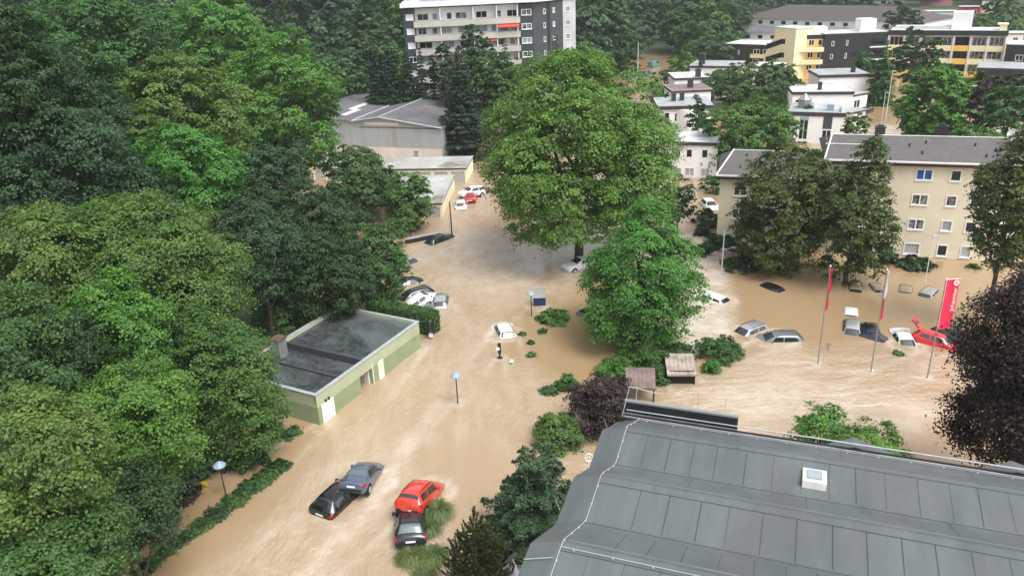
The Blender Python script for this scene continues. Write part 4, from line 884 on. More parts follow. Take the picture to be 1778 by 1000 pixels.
far_box(1665, 14, 1703, 395, 8, 12, 'bright red house in the far town at the upper right', 'brick_red', 'shutter_grey', ((.1, .25, 0), (.6, .85, 0)))
far_box(1600, 22, 1660, 390, 8, 10, 'wide white house left of the red house')
far_box(1706, 2, 1732, 400, 9, 14, 'pale cream house right of the red house', 'pale_yellow')
far_box(1612, 42, 1640, 330, 8, 9, 'grey white flat roofed house above the long yellow wing', 'white_wall')
far_box(1640, 30, 1672, 350, 8, 9, 'white house with grey roof below the red house', 'white_wall', 'hall_roof')
far_box(1208, 25, 1226, 330, 8, 9, 'small white house between the trees left of the brown school roof')
far_box(1735, 60, 1778, 300, 8, 7, 'pale house behind the trees at the right edge')
for k, (px, py, pr_, d, lab) in enumerate(((1598, 8, 1650, 430, 'house with dull red tiled roof at the top right'), (1500, -6, 1570, 440, 'house with long grey roof above the school'), (1655, -4, 1700, 470, 'grey gabled house at the top edge behind the red house'), (1720, 0, 1778, 450, 'pale gabled house in the top right corner'))):
    a, b_ = at_d(px, py + 6, d), at_d(pr_, py + 6, d); gabled(a, b_, 12, a[2], a[2] + 4, lab, roof=['tile_red', 'hall_roof', 'hall_roof', 'brown_roof'][k], wins=3, base=-2, group='gabled houses of the far town')
a, b_ = G(398, 335, 1.5), G(440, 330, 1.5); gabled(a, b_, 6, 4.2, 5.6, 'small white house glimpsed between the left trees', roof='hall_roof', wins=2, base=-1.5)

# ------------------------------------------------------------------ open wooden shelters by the shrubs
def shelter(px, py, w_, d_, h0, h1, rz, label, roofmat, closed):
    q = G(px, py); s = thing('wooden_shelter', label, 'shelter', (q[0], q[1], ZB), rz, 'two small wooden shelters'); z = -ZB
    mb = MB()
    for x, y, t in ((-w_ / 2 + .15, .15, h0), (w_ / 2 - .15, .15, h0), (-w_ / 2 + .15, d_ - .15, h1), (w_ / 2 - .15, d_ - .15, h1)): mb.box(x - .06, x + .06, y - .06, y + .06, 0, z + t - .05)
    mb.build('post', 'wood_dark', s)
    mb = MB(); n = 7
    for k in range(n):
        x0 = -w_ / 2 + w_ * k / n; mb.poly([(x0, -.15, z + h0), (x0 + w_ / n - .02, -.15, z + h0), (x0 + w_ / n - .02, d_ + .15, z + h1), (x0, d_ + .15, z + h1)]); mb.poly([(x0, -.15, z + h0 - .07), (x0, d_ + .15, z + h1 - .07), (x0 + w_ / n - .02, d_ + .15, z + h1 - .07), (x0 + w_ / n - .02, -.15, z + h0 - .07)])
    for (xa, ya, za) in ((0, -.15, h0),): mb.box(-w_ / 2, w_ / 2, -.19, -.152, z + h0 - .16, z + h0 + .01)
    mb.box(w_ / 2 - .02, w_ / 2 + .03, -.15, .0, z + h0 - .15, z + h0)
    mb.build('roof', roofmat, s)
    if closed:
        mb = MB()
        for k in range(9): mb.box(-w_ / 2 + .2, w_ / 2 - .2, .2 + .0, .25, z - .6 + k * .2, z - .43 + k * .2)
        for k in range(9): mb.box(w_ / 2 - .2, w_ / 2 - .15, .3, d_ - .2, z - .6 + k * .2, z - .43 + k * .2)
        mb.box(-w_ / 2 + .2, w_ / 2 - .2, d_ - .25, d_ - .2, 0, z + h1 - .1); mb.build('board_wall', 'wood_dark', s)
shelter(1183, 668, 2.35, 2.4, 1.05, 1.5, R(-6), 'weathered wooden shelter with dark boarded walls and mossy roof', 'wood_old', True)
shelter(1112, 698, 2.3, 2.2, 1.35, 1.75, R(-8), 'open wooden shelter with purple brown plank roof on posts', 'wood_brown', False)

# ------------------------------------------------------------------ cars
# stations rear -> front: (x fraction of length, half width, z low, z belt, roof half width, z top), in units of width 1.76 / height 1.45 cars
PROF = {
 'hatch': dict(L=4.1, W=1.74, st=[(-.5, .70, .42, .80, .62, .86), (-.488, .84, .34, .86, .66, .94), (-.455, .87, .26, .93, .68, 1.02), (-.37, .88, .22, .96, .56, 1.36), (-.30, .88, .22, .95, .55, 1.43), (-.10, .88, .22, .93, .56, 1.47), (.08, .88, .22, .91, .555, 1.43), (.285, .88, .22, .90, .66, .99), (.32, .88, .22, .88, .70, .93), (.43, .86, .24, .78, .66, .84), (.485, .78, .28, .66, .58, .72), (.5, .66, .36, .58, .5, .62)], win=(2, 3.35), scr=(6.15, 6.95), side=(3.0, 6.55), pil=4.75),
 'sedan': dict(L=4.5, W=1.76, st=[(-.5, .68, .40, .84, .60, .90), (-.488, .82, .32, .90, .66, .96), (-.45, .87, .26, .95, .70, 1.00), (-.335, .88, .22, .95, .70, 1.03), (-.205, .88, .22, .94, .55, 1.36), (-.08, .88, .22, .93, .545, 1.42), (.06, .88, .22, .91, .545, 1.39), (.235, .88, .22, .90, .66, 1.00), (.28, .88, .22, .88, .70, .93), (.43, .86, .24, .78, .66, .83), (.485, .78, .28, .66, .58, .72), (.5, .66, .36, .58, .5, .62)], win=(3.1, 3.95), scr=(6.12, 6.95), side=(3.45, 6.5), pil=4.95),
 'suv': dict(L=4.15, W=1.78, st=[(-.5, .74, .52, .98, .66, 1.08), (-.488, .86, .46, 1.04, .68, 1.16), (-.46, .89, .40, 1.08, .66, 1.30), (-.425, .89, .36, 1.10, .61, 1.55), (-.36, .89, .34, 1.10, .60, 1.62), (-.10, .89, .34, 1.08, .60, 1.66), (.08, .89, .34, 1.06, .59, 1.61), (.27, .89, .34, 1.05, .68, 1.15), (.30, .89, .34, 1.04, .72, 1.10), (.43, .87, .36, .94, .70, 1.02), (.485, .80, .40, .82, .62, .9), (.5, .70, .46, .74, .54, .8)], win=(2, 2.95), scr=(6.15, 6.95), side=(3.1, 6.55), pil=4.7),
 'estate': dict(L=4.7, W=1.78, st=[(-.5, .70, .42, .82, .62, .88), (-.488, .84, .34, .88, .66, .98), (-.46, .88, .26, .95, .67, 1.06), (-.395, .88, .22, .97, .57, 1.38), (-.34, .88, .22, .96, .555, 1.44), (-.08, .88, .22, .94, .56, 1.49), (.06, .88, .22, .92, .555, 1.45), (.24, .88, .22, .91, .66, 1.02), (.28, .88, .22, .89, .70, .95), (.43, .86, .24, .78, .66, .84), (.485, .78, .28, .66, .58, .72), (.5, .66, .36, .58, .5, .62)], win=(2, 3.25), scr=(6.12, 6.95), side=(3.0, 6.5), pil=4.9),
 'van': dict(L=4.9, W=1.9, st=[(-.5, .86, .42, 1.1, .76, 1.82), (-.49, .93, .34, 1.12, .80, 1.9), (-.45, .95, .26, 1.12, .80, 1.94), (-.40, .95, .24, 1.12, .80, 1.95), (-.2, .95, .22, 1.12, .80, 1.96), (.0, .95, .22, 1.12, .80, 1.96), (.2, .95, .22, 1.10, .78, 1.92), (.36, .95, .22, 1.08, .78, 1.25), (.40, .95, .22, 1.06, .78, 1.16), (.46, .92, .24, .9, .72, 1.0), (.49, .84, .28, .7, .6, .82), (.5, .74, .36, .6, .5, .7)], win=(2.0, 2.2), scr=(6.1, 6.95), side=(4.4, 6.5), pil=5.3),
}
def section(s, st_):
    x, hw, zl, zb, hr, zt = st_
    zm = zl + (zb - zl) * .5
    return [(0, zl), (hw * .82, zl), (hw * .95, zl + .10), (hw, zm), (hw * .985, zb - .12), (hw * .955, zb), (hr + .0, zt - .055), (hr * .86, zt - .012), (hr * .45, zt + .012), (0, zt + .018)]
NT = 9
class Shell:
    def __init__(s, kind):
        p = PROF[kind]; s.p = p; s.L = p['L']; s.sec = [[(st[0] * p['L'], y, z) for y, z in section(p, st)] for st in p['st']]; s.n = len(s.sec)
    def pt(s, u, t):
        """u: station (0..n-1); t: -9..9 across the body, 0 = under left .. 9 = roof centre (sign = side)"""
        sg = 1 if t >= 0 else -1; t = min(abs(t), NT); i = min(int(u), s.n - 2); f = u - i; j = min(int(t), NT - 1); g = t - j
        a = [np.array(s.sec[i + a_][j + b_]) for a_ in (0, 1) for b_ in (0, 1)]
        v = (a[0] * (1 - g) + a[1] * g) * (1 - f) + (a[2] * (1 - g) + a[3] * g) * f
        return np.array([v[0], v[1] * sg, v[2]])
    def body(s):
        mb = MB(); T_ = [k for k in range(0, NT + 1)]; cols = [-k for k in T_[:-1]] + [NT] + [k for k in T_[:-1][::-1]]
        us = list(range(s.n)); n = len(cols); idx = {}
        for a, u in enumerate(us):
            for b, t in enumerate(cols): mb.v.append(tuple(s.pt(u, t) if not (t == 0 and b == 0) else s.pt(u, 0)))
        for a in range(len(us) - 1):
            for b in range(n - 1): mb.f.append((a * n + b, a * n + b + 1, (a + 1) * n + b + 1, (a + 1) * n + b)); mb.m.append(0)
        mb.f.append(tuple(range(n - 1, -1, -1))); o = (len(us) - 1) * n; mb.f.append(tuple(range(o, o + n))); mb.m += [0, 0]
        return mb
    def patch(s, u0, u1, ta, tb, off=.012, nu=6, nt=6, mb=None, skew=None):
        """panel lying on the shell: t from ta to tb (both sides of the roof allowed through NT via signed distance)"""
        mb = mb or MB(); i0 = len(mb.v); G_ = []
        for a in range(nu + 1):
            row = []
            for b in range(nt + 1):
                tt = ta + (tb - ta) * b / nt; us, ue = (u0, u1) if skew is None else (u0 + skew[0] * (b / nt), u1 + skew[1] * (b / nt))
                u = us + (ue - us) * a / nu
                sgn = lambda q: (q if q <= NT else -(2 * NT - q))        # beyond the roof centre continues down the other side
                e = .04; p = s.pt(u, sgn(tt)); pu = s.pt(min(u + e, s.n - 1.001), sgn(tt)) - s.pt(max(u - e, 0), sgn(tt))
                ptv = s.pt(u, sgn(min(tt + e, 2 * NT))) - s.pt(u, sgn(max(tt - e, 0))); nr = np.cross(pu, ptv); nr /= np.linalg.norm(nr) + 1e-9
                c = np.array([p[0], 0, .7])
                if nr @ (p - c) < 0: nr = -nr
                row.append(p + nr * off)
            G_.append(row)
        for r in G_: mb.v += [tuple(q) for q in r]
        w = nt + 1
        for a in range(nu):
            for b in range(nt): mb.f.append((i0 + a * w + b, i0 + a * w + b + 1, i0 + (a + 1) * w + b + 1, i0 + (a + 1) * w + b)); mb.m.append(0)
        return mb
SHELLS = {k: Shell(k) for k in PROF}
def mirror_patch(sh, u0, u1, ta, tb, side, **k):
    return sh.patch(u0, u1, ta, tb, **k) if side > 0 else sh.patch(u0, u1, 2 * NT - ta, 2 * NT - tb, **k)
def car(kind, pr, pf, label, color, lift=0.0, pitch=0.0, roll=0.0, wheels=(), full=False, z=0.0, group=None, scale=1.0, rails=False, rearglass='car_glass', at=None, name='car', extra=None, dark_roof=False):
    """pr, pf: photo pixels of the rear and front middle at height z; lift: height of the car's floor line over the water"""
    a, b_ = G(pr[0], pr[1], z), G(pf[0], pf[1], z); mid = (a + b_) / 2; yaw = math.atan2(b_[1] - a[1], b_[0] - a[0])
    root = bpy.data.objects.new(name, None); COL.objects.link(root); tag(root, label, 'car', group)
    root.empty_display_size = .5; root.scale = (scale,) * 3
    root.rotation_mode = 'XYZ'
    root.matrix_basis = Matrix.Translation((mid[0], mid[1], lift)) @ Matrix.Rotation(yaw, 4, 'Z') @ Matrix.Rotation(R(-pitch), 4, 'Y') @ Matrix.Rotation(R(roll), 4, 'X') @ Matrix.Diagonal((scale, scale, scale, 1))
    sh = SHELLS[kind]; p = sh.p; pm = 'paint_' + color
    bo = sh.body().build('body', pm, root, True); smooth_by_angle(bo, 32)
    w0, w1 = p['win']; s0, s1 = p['scr']; a0, a1 = p['side']; pl_ = p['pil']
    def glass(nm, mb, mat='car_glass'):
        o = mb.build(nm, mat, root, True); return o
    glass('rear_window', sh.patch(w0 + .12, w1 - .05, 6.25, 2 * NT - 6.25, nt=10), rearglass)
    glass('windscreen', sh.patch(s0, s1, 6.2, 2 * NT - 6.2, nt=10))
    for sd_ in (1, -1):
        glass('side_window', mirror_patch(sh, a0 + .25, pl_ - .04, 5.12, 5.86, sd_, skew=(.35, 0)))
        glass('side_window', mirror_patch(sh, pl_ + .06, a1 - .12, 5.12, 5.86, sd_, skew=(0, -.42)))
    if full or rails:
        for sd_ in (1, -1):
            mb = MB()
            for q in np.linspace(a0 + .4, a1 - .7, 8)[:-1]:
                q2 = q + (a1 - a0 - 1.1) / 7; A1 = sh.pt(q, sd_ * 6.6) + [0, 0, .05]; A2 = sh.pt(q2, sd_ * 6.6) + [0, 0, .05]; mb.tube(A1, A2, .022, n=5)
            if rails: mb.build('roof_rail', 'black_trim', root)
    for sd_ in (1, -1):
        mirror = MB(); q = sh.pt(a1 - .15, sd_ * 5.0); mirror.box(q[0] - .06, q[0] + .08, q[1] - (.0 if sd_ > 0 else .2), q[1] + (.2 if sd_ > 0 else .0), q[2] - .02, q[2] + .14); mirror.build('mirror', pm, root)
    if full:
        rz_ = p['st'][1][3]
        for sd_ in (1, -1):
            mirror_patch(sh, .25, 2.0 if kind != 'suv' else 1.9, 3.9, 5.3, sd_, off=.016).build('taillight', 'lamp_red', root, True)
            mirror_patch(sh, sh.n - 2.9, sh.n - 1.3, 3.9, 5.3, sd_, off=.016).build('headlight', 'lamp_clear', root, True)
        x0 = sh.sec[0][0][0]; zz = p['st'][0][3]
        mb = MB(); mb.box(x0 - .02, x0 - .004, -.66, .66, p['st'][0][2] - .02, p['st'][0][2] + .16); mb.build('bumper_trim', 'black_trim', root)
        zp = zz - .12 if kind != 'suv' else p['st'][0][2] + .12
        mb = MB(); mb.box(x0 - .035, x0 - .022, -.26, .26, zp - .055, zp + .055); npl = mb.build('number_plate', 'plate_white', root)
        sm_ = MB()
        for u_ in (pl_ + .01, a0 + .1, a1 + .3):
            for sd_ in (1, -1): mirror_patch(sh, u_ - .012, u_ + .012, 2.2, 5.05, sd_, off=.006, nu=1, mb=sm_)
        sm_.build('door_seam', 'black_trim', root)
        if kind != 'suv':
            sp = MB(); sh.patch(1.9, 2.0, 6.0, 2 * NT - 6.0, off=.008, nu=1, nt=8, mb=sp); sp.build('tailgate_seam', 'black_trim', root)
        for u_ in (pl_ - .55, pl_ + .25):
            for sd_ in (1, -1): hd = MB(); q = sh.pt(u_, sd_ * 4.4); hd.box(q[0] - .1, q[0] + .1, q[1] - .03, q[1] + .03, q[2] - .02, q[2] + .02); hd.build('door_handle', pm, root)
    rw = .32 if kind not in ('suv', 'van') else .35
    for fx, sd_ in wheels:
        x = fx * p['L']; y = sd_ * (p['W'] / 2 - .12); arch = MB()
        arch.tube((x, y - sd_ * .1, rw), (x, y + sd_ * .123, rw), rw + .075, n=20); arch.build('wheel_arch', 'black_trim', root)
        wh = MB(); wh.tube((x, y - sd_ * .08, rw - .02), (x, y + sd_ * .15, rw - .02), rw, n=20); wo2 = wh.build('wheel', 'rubber', root, False)
        rm = MB(); rm.tube((x, y + sd_ * .14, rw - .02), (x, y + sd_ * .162, rw - .02), rw * .66, n=16)
        rm.build('rim', 'rim', wo2)
    if extra: extra(root, sh)
    return root
def spare(root, sh):
    x0 = sh.sec[0][0][0]; mb = MB(); mb.tube((x0 - .2, .12, .98), (x0 - .01, .12, .98), .33, .36, 20); o = mb.build('spare_wheel_cover', 'paint_red', root, True); smooth_by_angle(o, 40)
    lo = MB(); lo.box(x0 - .012, x0 - .003, -.74, .74, .46, .66); lo.build('bumper', 'black_trim', root)
    ub = MB(); ub.box(x0 + .15, x0 + 3.7, -.80, .80, .26, .40); ub.build('underbody', 'black_trim', root)
W4 = ((-.305, 1), (-.305, -1), (.32, 1), (.32, -1))
RW = ((-.305, 1), (-.305, -1))
# near pile-ups
car('hatch', (568, 884), (618, 838), 'black hatchback half sunk with the blue saloon resting on its bonnet', 'black', -.72, -3, 3, (), True, scale=1.12)
car('sedan', (618, 860), (642, 814), 'steel blue saloon pushed up onto the black hatchback', 'steel_blue', -.24, -17, 2, RW, True, scale=1.06, rearglass='sky_toned_glass')
car('suv', (717, 898), (742, 856), 'bright red compact off-roader with spare wheel on its tailgate, resting on a dark hatchback', 'red', -.16, -16, 0, RW, True, rails=True, extra=spare, scale=1.04)
car('hatch', (713, 937), (712, 893), 'dark hatchback nose down under the red off-roader', 'anthracite', -.58, -12, 3, (), True, scale=1.12, rearglass='sky_toned_glass')
# middle of the street
car('hatch', (881, 583), (868, 560), 'white hatchback alone in the middle of the street, only roof and rear window above water', 'white', -.93, 2, 0, (), False)
car('hatch', (752, 522), (690, 540), 'white hatchback stood on its nose with rear wheel in the air beside the hedge', 'white', -.62, -22, 0, ((-.305, 1), (-.305, -1)), True)
car('estate', (738, 508), (694, 520), 'dark estate car behind the upended white hatchback', 'anthracite', -.80, -5, 0, ())
car('hatch', (748, 547), (726, 530), 'dark blue car roof drifting in front of the upended white hatchback', 'navy', -.98, 2, 0, ())
car('hatch', (764, 530), (766, 512), 'silver white car right of the upended hatchback, rear window just above water', 'silver', -.88, 2, 0, ())
car('sedan', (757, 524), (735, 512), 'white car squeezed between upended hatchback and silver white car', 'white', -.85, 0, 0, ())
car('sedan', (698, 492), (732, 485), 'dark saloon sticking out from under the left tree edge', 'black', -.95, 0, 0, ())
car('hatch', (697, 449), (722, 457), 'silver blue car sunk in the bright water beside the left trees', 'silver', -1.05, 0, 0, ())
car('hatch', (752, 421), (775, 412), 'dark green hatchback with bumper raised near the tall street pole', 'darkgreen', -.70, 6, 0, ())
car('estate', (1036, 454), (980, 470), 'white estate car beneath the great plane tree', 'white', -.42, 4, 0, ((.32, 1), (.32, -1)), True)
car('hatch', (1014, 546), (1046, 534), 'dark car roof half hidden by the chestnut crown', 'black', -1.08, 0, 0, ())
# by the garages
car('hatch', (801, 366), (800, 350), 'white hatchback at the garage corner with rear window facing the camera', 'white', -.55, 0, 0, (), True)
car('hatch', (817, 357), (817, 338), 'crimson hatchback jammed beside the white car at the garages', 'crimson', -.32, -4, 0, (), True)
car('suv', (838, 338), (800, 348), 'white off-roader leaning behind the crimson hatchback at the garages', 'white', .0, 5, 0, W4)
# car park on the right
cp_ = 'cars drowned in the right-hand car park'
def lot(*a, **k): k['group'] = cp_; return car(*a, **k)
lot('estate', (1232, 514), (1268, 526), 'white car at the left edge of the car park, only roof and windscreen out', 'white', -1.16, -3, 0)
lot('hatch', (1332, 496), (1362, 508), 'black car roof alone under the lindens', 'black', -1.18, 0, 0)
lot('suv', (1318, 566), (1276, 582), 'silver off-roader with roof rails beside the round green shrubs', 'silver', -1.20, 0, 0, rails=True)
lot('estate', (1377, 586), (1318, 587), 'grey silver estate car showing its whole side windows', 'grey', -.92, 0, -4, (), rails=True)
lot('hatch', (1485, 494), (1486, 511), 'muddy car roof left of the middle flagpole', 'mudsilver', -1.22, 0, 0)
lot('hatch', (1520, 495), (1532, 511), 'muddy car roof behind the middle flagpole', 'mudsilver', -1.24, 0, 0)
lot('hatch', (1573, 498), (1571, 512), 'muddy car roof next to the thin white pole', 'mudsilver', -1.29, 0, 0)
lot('estate', (1616, 503), (1600, 520), 'silver estate car roof left of the red banner', 'silver', -1.2, 0, 0)
lot('hatch', (1478, 536), (1478, 554), 'plain white car roof square to the camera', 'white', -1.30, 0, 0)
lot('hatch', (1480, 562), (1479, 584), 'silver blue hatchback straight below the plain white roof', 'silver', -.98, -4, 0)
lot('hatch', (1511, 568), (1516, 586), 'black hatchback beside the silver blue one', 'black', -1.04, 3, 0)
lot('sedan', (1508, 582), (1534, 590), 'small dark blue car bonnet low in the water by the middle flagpole', 'navy', -1.08, 0, 0)
lot('sedan', (1566, 580), (1580, 602), 'white roofed car with black windows left of the red one', 'white', -.98, -6, 4)
def hatch_open(root, sh):
    x0 = sh.sec[2][0][0]; mb = MB(); pts = [(x0 + .4, 1.35), (x0 - .1, 1.9), (x0 - .35, 2.1), (x0 - .5, 2.08), (x0 - .3, 1.85), (x0 + .28, 1.28)]
    for k in range(5):
        (xa, za), (xb, zb) = pts[k], pts[k + 1]
    mb.poly([(x0 + .42, -.55, 1.38), (x0 - .3, -.62, 2.12), (x0 - .3, .62, 2.12), (x0 + .42, .55, 1.38)]); mb.poly([(x0 + .36, -.55, 1.34), (x0 + .36, .55, 1.34), (x0 - .36, .62, 2.06), (x0 - .36, -.62, 2.06)]); mb.box(x0 - .5, x0 - .28, -.62, .62, 2.0, 2.16); o = mb.build('tailgate', 'paint_crimson', root)
    mb = MB(); mb.poly([(x0 + .3, -.42, 1.33), (x0 + .3, .42, 1.33), (x0 - .2, .48, 1.9), (x0 - .2, -.48, 1.9)]); mb.poly([(x0 + .33, -.42, 1.44), (x0 - .2, -.48, 2.035), (x0 - .2, .48, 2.035), (x0 + .33, .42, 1.44)]); mb.build('tailgate_window', 'car_glass', o)
lot('hatch', (1604, 590), (1648, 600), 'bright red car with raised tailgate next to the banner pole', 'crimson', -.66, -6, -6, (), extra=hatch_open)
lot('estate', (1640, 580), (1690, 600), 'dark grey estate car half hidden by the purple beech', 'anthracite', -.72, -3, -4)
lot('sedan', (1272, 438), (1298, 444), 'silver car tangled in bushes under the left linden', 'silver', -.6, 0, 0)
rd_ = 'cars stranded on the far flooded road'
car('estate', (1086, 140), (1106, 137), 'silver grey car nearest on the far flooded road', 'silver', -.25, 0, 0, group=rd_, z=0)
car('hatch', (1117, 132), (1126, 129), 'blue car on the far flooded road', 'blue', -.2, 0, 0, group=rd_)
car('hatch', (1110, 129), (1117, 122), 'dark car beside the blue one on the far road', 'crimson', -.2, 0, 0, group=rd_)
car('van', (1127, 118), (1145, 114), 'teal topped van farthest along the far road', 'teal_car', -.2, 0, 0, group=rd_)
car('estate', (1510, 194), (1494, 200), 'dark car beside the right white cluster', 'black', -.2, 0, 0)
car('hatch', (908, 968), (903, 990), 'white and blue car glimpsed between pine and grey roof', 'silver', .0, 0, 0, W4)
car('hatch', (1228, 355), (1236, 363), 'white car wedged in shrubs left of the cream house', 'white', -.5, 0, 0)

# ------------------------------------------------------------------ poles, lamps, flags, signs
def street_lamp(px, py, hgt, label, tilt=(0, 0), cap='lamp_blue_grey', r=.055, grp='mushroom street lamps'):
    q = G(px, py); l = thing('street_lamp', label, 'street lamp', (q[0], q[1], -2.0), 0, grp); l.rotation_euler = (R(tilt[0]), R(tilt[1]), 0); z = 2.0
    mb = MB(); mb.tube((0, 0, 0), (0, 0, z + hgt - .3), r, r * .8, 8); mb.build('pole', 'dark_metal', l)
    mb = MB(); n = 14; rg = lambda rr, zz: [(rr * math.cos(t), rr * math.sin(t), zz) for t in np.linspace(0, 2 * math.pi, n, endpoint=False)]
    rs = [rg(.42, z + hgt - .28), rg(.40, z + hgt - .2), rg(.22, z + hgt - .05), rg(.06, z + hgt + .06)]
    for a, b_ in zip(rs[:-1], rs[1:]):
        for k in range(n): mb.poly([a[k], a[(k + 1) % n], b_[(k + 1) % n], b_[k]])
    mb.poly(rs[-1]); mb.poly(rs[0][::-1]); mb.build('lamp_shade', cap, l, True)
    mb = MB(); mb.tube((0, 0, z + hgt - .48), (0, 0, z + hgt - .29), .13, .2, 10); mb.build('lamp_globe', 'lamp_clear', l)
street_lamp(795, 700, 2.75, 'blue capped street lamp standing alone in the stream right of the green building')
street_lamp(923, 549, 2.6, 'street lamp with pale cap next to the blue and grey sign panel')
street_lamp(393, 862, 2.75, 'street lamp with white cap on the bank in front of the left trees')
def pole(px, py, hgt, label, r=.05, mat='pole_white', name='pole', cat='pole', arm=None, z0=-2.0):
    q = G(px, py); l = thing(name, label, cat, (q[0], q[1], z0)); mb = MB(); mb.tube((0, 0, 0), (0, 0, hgt - z0), r, r * .7, 8); mb.build('mast', mat, l)
    if arm:
        mb = MB(); mb.box(-.1, arm, -.12, .12, hgt - z0 - .02, hgt - z0 + .1); mb.build('lamp_head', 'zinc', l)
    return l
pole(785, 411, 4.6, 'tall rust brown pole in the street before the garages', .1, 'wood_dark')
pole(1253, 470, 4.6, 'slim white pole left of the lindens', .06)
pole(1606, 490, 4.9, 'slim pale lamp post in front of the cream house', .05, name='street_lamp', cat='street lamp', arm=.7)
pole(1527, 235, 7.5, 'pale lamp post in the lane beside the right white houses', .07, name='street_lamp', cat='street lamp', arm=.5)
pole(1538, 205, 9.0, 'farther lamp post in the lane beside the right white houses', .08, name='street_lamp', cat='street lamp', arm=.6)
pole(1107, 131, 9, 'white pole at the far flooded road', .12)
pole(1707, 205, 3.2, 'small white lamp above the dark purple hedge', .07, name='street_lamp', cat='street lamp', arm=.5)
pole(781, 404, 2.6, 'short pale pole just behind the tall rust brown one', .05, 'sign_grey')
def flagpole(px, py, hgt, label, red=None):
    q = G(px, py); l = thing('flagpole', label, 'flagpole', (q[0], q[1], -2.0), 0, 'flagpoles at the car park'); z = 2.0
    mb = MB(); mb.tube((0, 0, 0), (0, 0, z + hgt), .06, .045, 8); mb.build('mast', 'grey_metal', l)
    mb = MB(); mb.tube((0, 0, z + hgt), (0, 0, z + hgt + .1), .08, .05, 8); mb.build('cap', 'white_trim', l); return q, l
def slack_flag(q, z0, z1, label, cat='flag', mats=('flag_red',), split=1.0):
    o = thing('flag', label, cat, (q[0], q[1], z0), 0, 'slack flags'); H_ = z1 - z0
    rng = np.random.default_rng(int(abs(q[0]) * 100)); n = 14; prof_ = [(.12 + .05 * math.sin(k * .9) + .03 * rng.random()) for k in range(n + 1)]
    parts = {}
    for k in range(n):
        za, zb = H_ * k / n, H_ * (k + 1) / n; m_ = mats[0] if (k + .5) / n < split else mats[-1]; mb = parts.setdefault(m_, MB())
        for ph, am in ((0, .05), (.9, .09), (1.9, .05)):
            y = lambda w_, kk: am * math.sin(w_ * 12 + ph + kk * .35)
            A1 = [(.06 + prof_[k] * w_, y(w_, k), za) for w_ in (0, .35, .7, 1)]; A2 = [(.06 + prof_[k + 1] * w_, y(w_, k + 1), zb) for w_ in (0, .35, .7, 1)]
            for j in range(3): mb.poly([A1[j], A1[j + 1], A2[j + 1], A2[j]])
    for m_, mb in parts.items(): mb.build('cloth', m_, o)
q, _ = flagpole(1420, 631, 8.7, 'left flagpole with tightly furled red flag'); slack_flag(q, 4.9, 8.5, 'slack red flag furled against the left flagpole')
q, _ = flagpole(1512, 645, 8.9, 'middle flagpole with a pale and red furled flag'); slack_flag(q, 4.7, 8.8, 'slack pale and red flag furled against the middle flagpole', mats=('flag_red', 'flag_white'), split=.42)
q, fp = flagpole(1610, 656, 8.5, 'right flagpole carrying the spread red banner')
bn = thing('banner', 'long red banner with white vertical lettering spread on the right flagpole', 'banner', (q[0], q[1], 4.3), R(4), 'spread banner')
bw_, bh_ = 1.05, 4.15
mb = MB(); nx, nz = 8, 16; f = lambda i, j: (.07 + bw_ * i / nx, .07 * math.sin(i * .75) * (i / nx) + .03 * math.sin(j * .6), bh_ * j / nz)
for i in range(nx):
    for j in range(nz): mb.poly([f(i, j), f(i + 1, j), f(i + 1, j + 1), f(i, j + 1)])
mb.build('cloth', 'flag_red', bn, True)
hm = MB(); hm.box(.02, .07, -.01, .03, .1, bh_); hm.box(.0, bw_ + .1, -.015, .015, bh_ + .002, bh_ + .05); hm.build('hem', 'flag_white', bn)
def letters(body, size, parent, M, mat='flag_white', name='lettering'):
    cu = bpy.data.curves.new(name, 'FONT'); cu.body = body; cu.size = size; cu.extrude = .004; cu.align_x = 'LEFT'; cu.align_y = 'CENTER'; cu.resolution_u = 2
    t = bpy.data.objects.new(name, cu); COL.objects.link(t); dg = bpy.context.evaluated_depsgraph_get(); me = bpy.data.meshes.new_from_object(t.evaluated_get(dg)); bpy.data.objects.remove(t)
    me.materials.clear(); me.materials.append(MATS[mat]); o = bpy.data.objects.new(name, me); COL.objects.link(o); o.parent = parent; o.matrix_basis = M; return o
# text reads upward, seen from the camera side (-y)
tm = Matrix.Translation((.82, -.085, 1.55)) @ Matrix.Rotation(R(90), 4, 'X') @ Matrix.Rotation(R(90), 4, 'Z')
letters('Johanniter', .46, bn, tm)
em = MB()                                             # round emblem with an eight-pointed cross
c_ = (.82, bh_ - .26); R_ = .23; n = 20
em.poly([(c_[0] + R_ * math.cos(t), -.075, c_[1] + R_ * math.sin(t)) for t in np.linspace(0, 2 * math.pi, n, endpoint=False)]); em.build('emblem_disc', 'flag_white', bn)
em = MB()
for k in range(4):
    a = k * math.pi / 2; rot = lambda x, z: (c_[0] + x * math.cos(a) - z * math.sin(a), -.082, c_[1] + x * math.sin(a) + z * math.cos(a))
    em.poly([rot(0, .015), rot(-.075, .17), rot(0, .125)]); em.poly([rot(0, .015), rot(0, .125), rot(.075, .17)])
em.build('emblem_cross', 'flag_red', bn)
